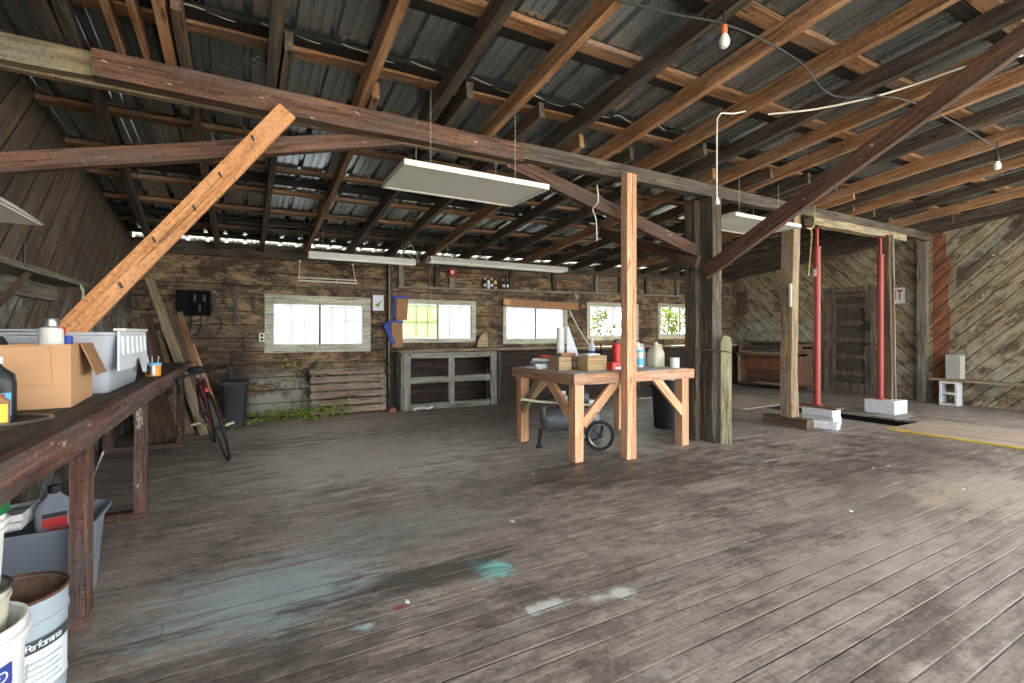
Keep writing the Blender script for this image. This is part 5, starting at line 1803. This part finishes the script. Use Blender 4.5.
# ================================================================ right side
t = thing('electric_organ', 'old brown home organ on casters standing against the right wall', 'organ', (10.38, 6.6, 0), 0)
y0, y1 = -.7, .7
for y in (y0 + .02, y1 - .02):
    MB().bx(-.22, .28, y - .02, y + .02, .07, .98, bev=.004).build('side_panel', 'organ', t)
MB().bx(.02, .04, y0 + .04, y1 - .04, .1, .72).build('front_panel', 'organ', t)
MB().bx(.0, .018, y0 + .04, y1 - .04, .40, .72).build('upper_cloth_panel', 'clothpanel', t)
MB().bx(.0, .018, y0 + .12, y0 + .36, .14, .34).build('vent_opening', 'black', t)
MB().bx(-.25, .28, y0, y1, .05, .1, bev=.004).build('plinth', 'brown', t)
MB().bx(-.32, .1, y0, y1, .72, .78, bev=.004).build('key_bed', 'organ', t)
b = MB()
nk = 44
for i in range(nk):
    a = y0 + .08 + (y1 - y0 - .16) * i / nk
    b.bx(-.3, -.15, a + .001, a + .029, .781, .80)
b.build('white_keys', 'organfelt', t)
b = MB()
for i in range(nk):
    if i % 7 in (0, 1, 3, 4, 5):
        a = y0 + .08 + (y1 - y0 - .16) * i / nk + .024
        b.bx(-.24, -.15, a, a + .012, .80, .815)
b.build('black_keys', 'black', t)
MB().bx(-.14, .2, y0 + .04, y1 - .04, .79, .86, bev=.004).build('upper_manual', 'brown', t)
MB().bx(-.08, .28, y0, y1, .88, .93, bev=.004).build('control_panel', 'dark', t)
MB().bx(.0, .28, y0 - .02, y1 + .02, 1.0, 1.03, bev=.004).build('top_lid', 'dark', t)
MB().bx(.2, .28, y0 + .04, y1 - .04, .1, 1.0).build('back_panel', 'brown', t)
for y in (y0 + .06, y1 - .06):
    MB().box((-.28, y, .41), (.05, .05, .62), bev=.004).build('front_leg', 'pale', t)
    for xx in (-.2, .22):
        MB().lathe([(0, -.012), (.025, -.012), (.025, .012), (0, .012)], seg=14, mt=facing((xx, y, .026), (0, 1, 0))).build('caster', 'steel', t, smooth=True)
b = MB()
for i in range(13):
    b.bx(-.3, -.05, y0 + .25 + i * .055, y0 + .285 + i * .055, .1, .115)
b.build('pedalboard', 'organfelt', t)

o = MB().bx(10.64, 10.69, 7.42, 7.66, 1.66, 2.22, bev=.004).build('wall_panel', 'reddish')
tag(o, 'small dark brown board fixed on the right wall above the organ', 'board')
t = thing('exit_sign', 'white sign with red EXIT letters on the right wall behind the brown post', 'sign', (10.66, 4.44, 1.0))
SZ = .94
MB().bx(0, .03, -.2, .17, SZ - .15, SZ + .14).build('plate', 'white', t)
t.location = (10.66, 4.44, .98 - .0)
letters([(ch, facing((-.003, (.12, .035, -.055, -.13)[i], SZ), (-1, 0, 0)) @ Matrix.Diagonal((.55, 1, 1, 1))) for i, ch in enumerate('EXIT')], .25, 'ink', t, bold=.007)
t = thing('light_switch', 'small red and black switch box on the door frame', 'switch', (10.66, 5.615, 1.0))
MB().bx(0, .03, -.03, .03, -.05, .05, bev=.003).build('box', 'black', t)
MB().bx(-.006, 0, -.012, .012, -.02, .02).build('red_button', 'red', t)
o = MB().bx(6.15, 6.17, 3.66, 3.69, 1.55, 1.85).build('thermometer', 'white')
tag(o, 'narrow white thermometer hung on the pale timber post', 'thermometer')

# ================================================================ plants
def leaves(b, pts, size, n):
    for _ in range(n):
        p = Vector(R.choice(pts)) + Vector((R.gauss(0, 1), R.gauss(0, 1), R.gauss(0, .6))) * size * 1.6
        s = size * R.uniform(.6, 1.3)
        q = Matrix.Rotation(R.uniform(0, 6.3), 3, 'Z') @ Matrix.Rotation(R.uniform(-.9, .9), 3, 'X') @ Matrix.Rotation(R.uniform(-.6, .6), 3, 'Y')
        o = [(0, 0, 0), (.35, .35, .06), (.3, .8, .04), (0, 1.15, -.05), (-.3, .8, .04), (-.35, .35, .06)]
        vv = [b.bm.verts.new(p + q @ (Vector(c) * s)) for c in o]
        b.bm.faces.new((vv[0], vv[1], vv[2], vv[3]))
        b.bm.faces.new((vv[0], vv[3], vv[4], vv[5]))
    return b


t = thing('creeping_ivy', 'low green ivy creeping along the floor at the back wall left of the pallet', 'plant', (.4, 7.5, 0))
sp = [(-.35 + .11 * i + R.uniform(-.04, .04), -.15 + R.uniform(-.12, .2), .05 + R.uniform(0, .05)) for i in range(12)]
leaves(MB(), sp, .055, 230).build('leaves', 'leaf', t)
leaves(MB(), sp[2:], .05, 110).build('young_leaves', 'leafy', t)
MB().tube(sp, .006, 5).build('stem', 'coil', t)
t = thing('climbing_ivy', 'ivy sprig climbing the back wall to the top of the pallet', 'plant', (.72, 7.74, .0))
st_ = [(0.02, -.02, .02), (.05, -.03, .3), (.0, -.03, .55), (-.06, -.03, .72), (.2, -.03, .66), (.42, -.12, .52)]
MB().tube(st_[:4], .005, 5).build('stem', 'coil', t)
leaves(MB(), st_[2:], .045, 46).build('leaves', 'leaf', t)
leaves(MB(), [st_[3], (-.12, -.03, .58)], .05, 14).build('young_leaves', 'leafy', t)
t = thing('floor_weed', 'small green weed on the floor under the leaning planks', 'plant', (-.15, 6.95, 0))
leaves(MB(), [(0, 0, .06), (.1, -.1, .06), (-.12, -.06, .05)], .05, 40).build('leaves', 'leaf', t)
MB().tube([(0, 0, 0), (0, 0, .08)], .006, 5).build('stem', 'coil', t)


def shrub(label, x, y, h, w, n):
    t = thing('shrub', label, 'shrub', (x, y, -.3), 0, 'shrubs outside the windows')
    pts = []
    for i in range(60):
        a, q = R.uniform(0, 2 * PI), R.uniform(.2, 1)
        zz = R.uniform(.2, 1)
        pts.append((w * q * math.cos(a) * (1.1 - .5 * zz), w * q * math.sin(a) * .6, h * zz))
    leaves(MB(), pts, .09, n).build('foliage', 'shrubleaf', t)
    b = MB()
    for p in pts[:14]:
        b.tube([(0, 0, 0), (p[0] * .4, p[1] * .4, p[2] * .55), p], .012, 5)
    b.build('stems', 'coil', t)


shrub('leafy green shrub outside the fourth window', 6.9, 9.2, 2.1, .8, 1300)
shrub('leafy green shrub outside the fourth window, at its right half', 8.3, 10.2, 2.5, .9, 1300)
shrub('leafy green shrub outside the fifth window', 10.4, 9.6, 2.2, .8, 1200)
shrub('leafy green shrub outside behind the fifth window, farther away', 11.9, 11.2, 2.8, 1.1, 1300)

# ================================================================ litter on the floor
for i in range(46):
    x, y = R.uniform(-.3, 5.5), R.uniform(1.5, 6.5)
    if 2.5 < x < 4.7 and 3.4 < y < 4.9:
        continue
    s = R.uniform(.006, .016)
    b = MB()
    b.prism([(-s, -s * .5), (s * .8, -s * .6), (s, s * .5), (-s * .6, s * .6)], R.uniform(.002, .006))
    o = b.build('paint_chip', R.choice(('label', 'paper', 'pale', 'pallet')))
    o.location = (x, y, .0)
    o.rotation_euler = (0, 0, R.uniform(0, 6))
    tag(o, 'small pale chip of debris lying on the floor boards', 'debris', 'chips scattered on the floor')
